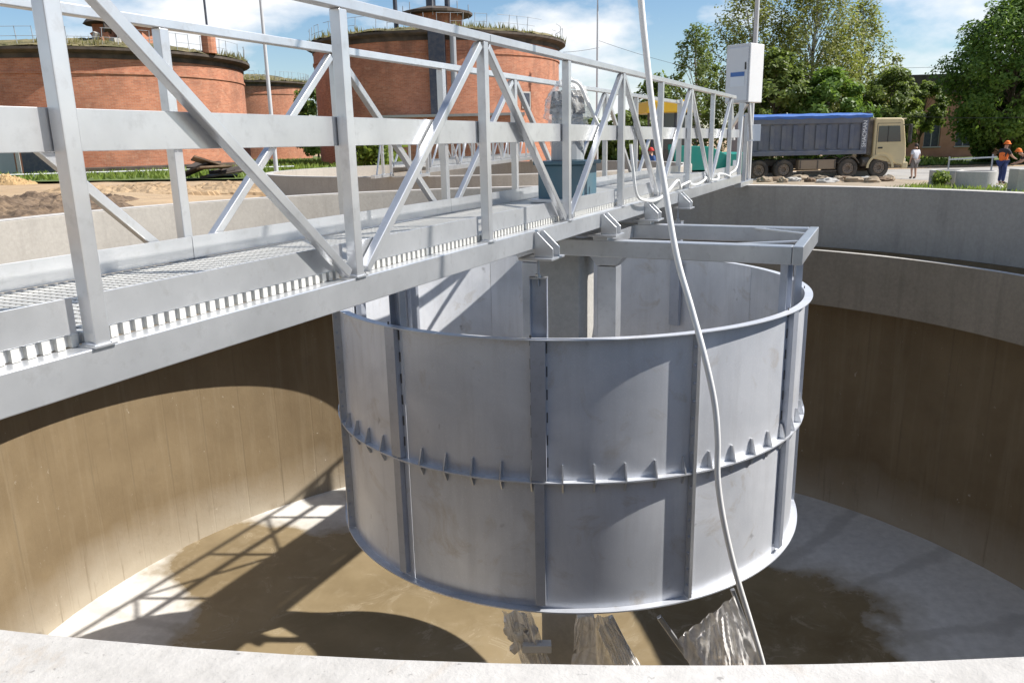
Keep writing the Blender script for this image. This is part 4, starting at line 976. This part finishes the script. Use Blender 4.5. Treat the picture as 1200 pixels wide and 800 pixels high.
# ------------------------------------------------------------------ asphalt paver
M['yellow'] = paint('paver_canopy_yellow', (.78, .46, .02), .45, .1)
M['green'] = paint('paver_green', (.01, .27, .21), .42, .15)
pp = ap(818, 170, 40); pv = thing('asphalt_paver', (pp.x, 40, .065), 'green asphalt paver with yellow canopy seen through the bridge', 'paver', R_(4)); PX = pv.location.x
def V(name, b, mat, parent=pv, bevel=.03, **k): return b.build(name, mat, parent, bevel=bevel, **k)
def plx(px): return ap(px, 170, 40).x - PX
x0, x1 = plx(748), plx(862)
for s in (-1, 1):
    tr_ = V('crawler_track', MB().prism([(-1.6, .1), (-1.4, 0), (1.4, 0), (1.6, .1), (1.6, .5), (1.35, .68), (-1.35, .68), (-1.6, .5)], (0, s * .95 - .18, 0), (1, 0, 0), (0, 0, 1), (0, 1, 0), .36), 'dark', bevel=.03)
    for k in range(5): V('road_wheel', MB().cyl((-1.2 + k * .6, s * 1.14 - .02, .3), (-1.2 + k * .6, s * 1.14 + .02, .3), .2, n=14), 'chassis', tr_, 0)
V('engine_body', MB().prism([(plx(783), .75), (plx(845), .75), (plx(845), 1.45), (plx(825), 1.85), (plx(783), 1.95)], (0, -1.1, 0), (1, 0, 0), (0, 0, 1), (0, 1, 0), 2.2), 'green')
hop = V('hopper', MB().prism([(plx(840), .55), (plx(866), .55), (plx(868), 1.55), (plx(846), 1.50)], (0, -1.5, 0), (1, 0, 0), (0, 0, 1), (0, 1, 0), 3.0), 'green')
V('hopper_label', MB().span((plx(848), -1.512, .95), (plx(857), -1.501, 1.2)), 'label_white', hop, 0)
V('push_roller', MB().cyl((plx(869), -1.0, .45), (plx(869), 1.0, .45), .12, n=12), 'chassis', pv, 0)
V('screed', MB().span((plx(742), -1.7, .05), (plx(772), 1.7, .55)), 'chassis')
V('platform', MB().span((plx(752), -1.1, 1.0), (plx(784), 1.1, 1.15)), 'chassis')
V('seat', MB().span((plx(766), -.9, 1.16), (plx(772), -.4, 1.6)), 'dark'); V('seat_back', MB().span((plx(764.5), -.9, 1.45), (plx(766), -.4, 2.1)), 'dark')
V('console', MB().span((plx(776), -1.0, 1.16), (plx(781), .9, 2.0)), 'green')
for px in (752.5, 801):
    for s in (-1, 1): V('canopy_post', MB().span((plx(px) - .05, s * 1.05 - .05, 1.1), (plx(px) + .05, s * 1.05 + .05, 3.45)), 'chassis', pv, .01)
cn = V('canopy', MB().prism([(plx(747), 0), (plx(806), 0), (plx(803), .40), (plx(795), .56), (plx(752), .56)], (0, -1.4, 3.45), (1, 0, 0), (0, 0, 1), (0, 1, 0), 2.8), 'yellow', bevel=.06)
V('front_screen', MB().span((plx(799.5), -1.0, 1.9), (plx(800), 1.0, 3.4)), 'vglass', cn, 0)
cabp = V('operator_cab', MB().span((plx(756), -1.0, 1.16), (plx(798), 1.0, 1.75)), 'chassis', pv, .02)
for px_ in (757, 770, 784, 797): V('cab_pillar', MB().span((plx(px_) - .05, -1.0, 1.755), (plx(px_) + .05, -.9, 3.44)), 'duct', cabp, .01)
V('cab_glass', MB().span((plx(758), -.96, 1.76), (plx(797), -.94, 3.43)), 'vglass', cabp, 0)
V('exhaust', MB().cyl((plx(812), .5, 1.8), (plx(812), .5, 2.9), .07, n=10), 'chassis', pv, 0)

# ------------------------------------------------------------------ people
M['skin'] = paint('skin', (.48, .29, .20), .6, .05); M['hair'] = paint('hair_dark', (.035, .025, .02), .7, 0); M['shoe'] = paint('shoe_dark', (.04, .035, .03), .6, .2)
def cloth(n, c, d=.2): M[n] = paint(n, c, .85, d, 5, tuple(x * .6 for x in c))
cloth('white_shirt', (.62, .62, .66), .15); cloth('grey_shorts', (.20, .18, .17)); cloth('orange_vest', (.85, .19, .04), .1); cloth('navy_trousers', (.03, .05, .16)); cloth('black_top', (.03, .03, .035)); cloth('yellow_vest', (.62, .72, .03), .1); cloth('blue_overall', (.04, .09, .24)); cloth('orange_helmet', (.85, .20, .03), .05); cloth('red_helmet', (.55, .04, .03), .05)
def skin_mesh(name, joints, edges, root=0, sub=1):
    """joints: {key: (pos, radius)}; grown with a Skin modifier, then frozen"""
    keys = list(joints); me = bpy.data.meshes.new(name); me.from_pydata([joints[k][0] for k in keys], [(keys.index(a), keys.index(b)) for a, b in edges], [])
    o = bpy.data.objects.new(name, me); C.objects.link(o); m = o.modifiers.new('skin', 'SKIN'); m.use_smooth_shade = True
    sv = me.skin_vertices[0].data if me.skin_vertices else None
    if sv is None:
        bm = bmesh.new(); bm.from_mesh(me); bm.verts.layers.skin.verify(); bm.to_mesh(me); bm.free(); sv = me.skin_vertices[0].data
    for i, k in enumerate(keys):
        r = joints[k][1]; sv[i].radius = (r, r) if not isinstance(r, tuple) else r; sv[i].use_root = (i == root)
    s = o.modifiers.new('sub', 'SUBSURF'); s.levels = sub; s.render_levels = sub
    bpy.context.view_layer.update(); me2 = bpy.data.meshes.new_from_object(o.evaluated_get(bpy.context.evaluated_depsgraph_get())); bpy.data.objects.remove(o); bpy.data.meshes.remove(me); me2.name = name; return me2
def person(loc, rz, H, label, top, legs, pose, shorts=False, vest=None, helmet=None, sleeves='short'):
    t = thing('person', loc, label, 'person', rz); k = H / 1.75
    p = {q: Vector(v) for q, v in dict(pel=(0, 0, .95), wst=(0, 0, 1.10), chs=(0, 0, 1.32), nck=(0, 0, 1.48), hd0=(0, .01, 1.58), hd1=(0, .02, 1.70),
        sl=(-.18, 0, 1.43), el=(-.24, .0, 1.14), wl=(-.25, .06, .88), hl=(-.25, .08, .80), sr=(.18, 0, 1.43), er=(.24, 0, 1.14), wr=(.25, .06, .88), hr=(.25, .08, .80),
        tl=(-.10, 0, .90), kl=(-.11, .02, .50), al=(-.12, -.02, .09), fl=(-.12, .14, .04), tr=(.10, 0, .90), kr=(.11, .02, .50), ar=(.12, -.02, .09), fr=(.12, .14, .04)).items()}
    for q, v in pose.items(): p[q] = Vector(v)
    rad = dict(pel=(.155, .12), wst=(.14, .105), chs=(.165, .115), nck=.058, hd0=.078, hd1=.086, sl=.072, el=.046, wl=.033, hl=.036, sr=.072, er=.046, wr=.033, hr=.036, tl=.095, kl=.062, al=.042, fl=.04, tr=.095, kr=.062, ar=.042, fr=.04)
    E_ = [('pel', 'wst'), ('wst', 'chs'), ('chs', 'nck'), ('nck', 'hd0'), ('hd0', 'hd1'), ('chs', 'sl'), ('sl', 'el'), ('el', 'wl'), ('wl', 'hl'), ('chs', 'sr'), ('sr', 'er'), ('er', 'wr'), ('wr', 'hr'), ('pel', 'tl'), ('tl', 'kl'), ('kl', 'al'), ('al', 'fl'), ('pel', 'tr'), ('tr', 'kr'), ('kr', 'ar'), ('ar', 'fr')]
    J = {q: (p[q] * k, tuple(x * k for x in rad[q]) if isinstance(rad[q], tuple) else rad[q] * k) for q in p}
    body = skin_mesh('body', J, E_, list(J).index('pel'))
    bm = bmesh.new(); bm.from_mesh(body)
    for sd_ in 'lr':                                   # fingers and thumb, nose
        h, w_ = p['h' + sd_] * k, p['w' + sd_] * k; d = (h - w_).normalized(); sx_ = d.cross(Vector((0, 1, .2))).normalized()
        for i, L in enumerate((.075, .085, .08, .065, .055)):
            b0 = h + sx_ * (i - 1.5) * .017 * k if i < 4 else h - sx_ * .035 * k - d * .03 * k; dd = d if i < 4 else (d - sx_ * .6).normalized()
            m_ = MB().tube([b0, b0 + dd * L * .5 * k, b0 + dd * L * k + Vector((0, .015, 0))], [.011 * k, .010 * k, .007 * k], 6); vv = [bm.verts.new(q) for q in m_.v]
            for f in m_.f: bm.faces.new([vv[i_] for i_ in f])
    hd = p['hd1'] * k; m_ = MB().cyl(hd + Vector((0, .075, -.03)) * k, hd + Vector((0, .11, -.05)) * k, .018 * k, .012 * k, 6); vv = [bm.verts.new(q) for q in m_.v]
    for f in m_.f: bm.faces.new([vv[i_] for i_ in f])
    bm.to_mesh(body); bm.free()
    link('body', body, 'skin', t, smooth=True)
    def garment(name, keys, mat, grow, cut=None):
        jj = {q: (J[q][0], tuple(x + grow for x in J[q][1]) if isinstance(J[q][1], tuple) else J[q][1] + grow) for q in keys}
        if cut:
            for q, (a, fct) in cut.items(): jj[q] = (J[a][0].lerp(J[q][0], fct), jj[q][1])
        link(name, skin_mesh(name, jj, [e for e in E_ if e[0] in keys and e[1] in keys], 0), mat, t, smooth=True)
    arms = ['sl', 'el', 'sr', 'er'] + (['wl', 'wr'] if sleeves == 'long' else [])
    garment('shirt', ['pel', 'wst', 'chs'] + arms, top, .022, None if sleeves == 'long' else {'el': ('sl', .75), 'er': ('sr', .75)})
    garment('trousers', ['pel', 'tl', 'kl', 'tr', 'kr'] + ([] if shorts else ['al', 'ar']), legs, .026)
    garment('shoes', ['al', 'fl'], 'shoe', .018); garment('shoes', ['ar', 'fr'], 'shoe', .018)
    if vest: garment('vest', ['pel', 'wst', 'chs', 'sl', 'sr'], vest, .045, {'sl': ('chs', .8), 'sr': ('chs', .8)})
    hd0 = p['hd1'] * k
    if helmet:
        hm = MB().lathe([(.13, -.005), (.165, -.005), (.16, .012), (.122, .02), (.118, .07), (.085, .125), (.03, .15), (.0, .152)], 18, closed=False, c=tuple(hd0 + Vector((0, .01, .015)))).build('helmet', helmet, t, smooth=True)
    else:
        bm = bmesh.new(); bmesh.ops.create_icosphere(bm, subdivisions=2, radius=.098 * k)
        for v in bm.verts: v.co = Vector((v.co.x, v.co.y * 1.08 - .018, v.co.z * 1.02 + .025)) + hd0
        bmesh.ops.delete(bm, geom=[v for v in bm.verts if v.co.y - hd0.y > .035 and v.co.z - hd0.z < .06], context='VERTS')
        me = bpy.data.meshes.new('hair'); bm.to_mesh(me); bm.free(); link('hair', me, 'hair', t, smooth=True)
    return t
def on_road(px, py): g = gp(px, py, .062); return (g.x, g.y, .062)
person(on_road(1070, 209.5), R_(15), 1.70, 'man in white shirt and grey shorts standing beside the truck', 'white_shirt', 'grey_shorts', {'kl': (-.12, .03, .50), 'el': (-.26, -.02, 1.15), 'er': (.26, .0, 1.15)}, shorts=True)
wpos = on_road(1172, 215.5)
person(wpos, R_(-70), 1.78, 'worker in orange vest and helmet holding a rail by the road', 'black_top', 'navy_trousers', {'er': (.27, .16, 1.18), 'wr': (.22, .42, 1.08), 'hr': (.20, .50, 1.06), 'el': (-.27, .14, 1.16), 'wl': (-.20, .40, 1.05), 'hl': (-.18, .48, 1.03), 'nck': (0, .06, 1.47), 'hd0': (0, .09, 1.57), 'hd1': (0, .12, 1.68), 'chs': (0, .03, 1.32), 'fl': (-.12, .22, .04), 'al': (-.12, .06, .09), 'kl': (-.12, .12, .50)}, vest='orange_vest', helmet='orange_helmet')
w2 = on_road(1206, 217)
person(w2, R_(70), 1.72, 'worker in orange vest bending at the right edge of the picture', 'black_top', 'navy_trousers', {'wst': (0, .10, 1.08), 'chs': (0, .26, 1.22), 'nck': (0, .40, 1.30), 'hd0': (0, .48, 1.36), 'hd1': (0, .56, 1.42), 'sl': (-.18, .30, 1.27), 'sr': (.18, .30, 1.27), 'el': (-.22, .42, 1.02), 'er': (.22, .42, 1.02), 'wl': (-.16, .62, .95), 'wr': (.16, .62, .95), 'hl': (-.15, .69, .93), 'hr': (.15, .69, .93)}, vest='orange_vest', helmet='orange_helmet')
g1 = ap(742, 200, 33)
person((g1.x, 33, .06 if g1.x > 3 else ground_h(g1.x, 33) + .06), R_(200), 1.72, 'worker in yellow vest and red helmet left of the paver', 'blue_overall', 'navy_trousers', {}, vest='yellow_vest', helmet='red_helmet', sleeves='long')
g2 = ap(757, 200, 39)
person((g2.x + .0, 37.6, .065), R_(120), 1.78, 'worker in blue overalls standing at the rear of the paver', 'blue_overall', 'blue_overall', {'er': (.26, .1, 1.16), 'wr': (.22, .34, 1.12), 'hr': (.20, .42, 1.12)}, sleeves='long', helmet='red_helmet')

# ------------------------------------------------------------------ small things beyond the far rim, right
def ring_slab(px, py, Y, rad, h, label):
    g = ap(px, py, Y); t = thing('concrete_ring', (g.x, Y, ground_h(g.x, Y) + .0), label, 'concrete ring')
    MB().lathe([(rad - .12, .03), (rad, .03), (rad + .005, h - .02), (rad - .02, h), (rad - .1, h), (rad - .12, h - .02)], 48).build('ring', 'block', t, smooth=True)
    MB().lathe([(.02, h * .9), (rad - .13, h * .9), (rad - .13, h * .75), (.02, h * .75)], 40).build('fill', 'verge', t); return t
ring_slab(1107, 219, gp(1107, 219).y, .66, .74, 'low concrete ring farther back beside the weed clump')
ring_slab(1142, 222, gp(1142, 222).y, .74, .76, 'wide concrete ring nearest to the worker in orange')
g = gp(1196, 228); cbk = tag(MB().box((0, 0, .46), (.75, .6, 1.0)).build('concrete_block', 'block', None, bevel=.03, loc=(g.x, g.y, 0)), 'upright concrete block at the right edge behind the rim', 'concrete block')
g = gp(1150, 222); st_ = crumple('stone', None, (0, 0, 0), (.2, .15, .14), 2, .3, 4, 'block'); st_.location = (g.x, g.y - 1.2, .1); tag(st_, 'pale stone lying behind the far rim', 'stone')
bar_ = thing('road_barrier', tuple(Vector(on_road(1137, 206))), 'thin pale barrier rail on posts in front of the worker', 'barrier')
c0 = bar_.location; pa, pb = ap(1112, 187, c0.y) - c0, ap(1168, 184, c0.y) - c0
MB().bar(pa, pb, .05, .07).build('rail', 'lamp_grey', bar_)
for q in (pa.lerp(pb, .02), pa.lerp(pb, .93)): MB().bar((q.x, q.y + .06, 0), (q.x, q.y + .06, q.z + .15), .06, .06).build('post', 'thin_metal', bar_)
# kerb beam and rubble along the road edge
kp = gp(952, 210); kb = thing('concrete_beam', (kp.x, kp.y, 0.06), 'long concrete kerb beam lying in front of the truck', 'beam')
for k, L in enumerate((3.1, 2.4, 1.4)): MB().box((-2.2 + (0, 2.85, 4.85)[k], .05 * k, .17), (L, .3, .32), Euler((0, 0, .02 * k)).to_matrix()).build('beam', 'block', kb, bevel=.03)
ORD = 'first second third fourth fifth sixth seventh eighth ninth tenth eleventh twelfth thirteenth fourteenth fifteenth sixteenth'.split()
for i in range(16):
    px = 884 + i * 10.5 + (i * 37 % 5); g = gp(px, 213 + (i * 13 % 5) * .7); s = crumple('rubble_stone', None, (0, 0, 0), (.28 + .12 * (i % 3), .25, .16 + .05 * (i % 2)), 3, .35, i + 20, ['block', 'verge', 'clod', 'verge'][i % 4]); s.location = (g.x, g.y, .14)
    tag(s, '%s rubble lump from the bridge end along the road edge' % ORD[i], 'rubble', 'rubble by the road')
# soil heaps on the left bank
def heap(px, py, Y, size, label, mat, seed, n=4, name='soil_heap'):
    from mathutils import noise as mn
    g = ap(px, py, Y); h = ground_h(g.x, Y); N = 60; vs = []; fs = []
    for i in range(N + 1):
        for j in range(N + 1):
            u, v = i / N * 2 - 1, j / N * 2 - 1; x, y = u * size[0], v * size[1]; q = Vector((x + seed * 7, y, seed))
            f = max(0, 1 - (u * u + v * v)) ** .7
            z = size[2] * f * (.55 + .8 * mn.noise(q * .9)) + f ** .5 * (.16 * abs(mn.noise(q * 3.1)) + .11 * abs(mn.noise(q * 7)) + .06 * mn.noise(q * 15)) - .04
            vs.append((x + .06 * mn.noise(q * 5), y, z - (.15 if f == 0 else 0)))
    for i in range(N):
        for j in range(N): fs.append((i * (N + 1) + j, (i + 1) * (N + 1) + j, (i + 1) * (N + 1) + j + 1, i * (N + 1) + j + 1))
    o = MB().add(vs, fs).build(name, mat); o.location = (g.x, Y, h); return tag(o, label, 'soil heap')
heap(30, 240, 20, (2.6, 1.6, .36), 'dark clod heap at the left behind the rim', 'clod', 1, 5)
heap(85, 235, 23, (1.9, 1.2, .34), 'dark clod heap by the leftmost near post', 'clod', 2, 5)
heap(-30, 240, 18, (2.4, 1.3, .42), 'dark clod heap cut by the left edge', 'clod', 6, 5)
heap(15, 212, 36, (1.0, .8, .62), 'small straw-coloured heap on the grass edge', 'straw', 3, 4)
heap(150, 228, 27, (3.2, 1.2, .32), 'sandy heap in the middle of the left bank', 'ground', 4, 5)
heap(245, 222, 28, (3.0, 1.2, .30), 'sandy heap right of the straw one near the far post', 'ground', 5, 5)
# broken slab pile, white pipe fence
sp = thing('slab_pile', (ap(253, 214, 36).x, 36, ground_h(ap(253, 214, 36).x, 36)), 'dark pile of broken roofing slabs on the left bank', 'debris')
for k in range(7):
    MB().box((random.uniform(-.9, .9), random.uniform(-.4, .4), .15 + .1 * k), (random.uniform(.9, 1.6), random.uniform(.6, 1), .07), Euler((random.uniform(-.35, .35), random.uniform(-.4, .4), random.uniform(-.6, .6))).to_matrix()).build('slab', random.choice(['eave', 'duct', 'clod']), sp)
sp.location.z += .02
fe = thing('pipe_fence', (ap(120, 200, 42).x, 42, ground_h(-20, 42)), 'low white pipe fence along the grass', 'fence')
fa, fb = ap(-20, 206, 40) - fe.location, ap(345, 195, 46) - fe.location
MB().cyl(fa, fb, .035, n=8).build('pipe', 'white_hose', fe)
for k in range(9):
    q = fa.lerp(fb, (k + .3) / 9); MB().cyl((q.x, q.y, -.1), (q.x, q.y, q.z + .03), .035, n=8).build('post', 'thin_metal', fe)
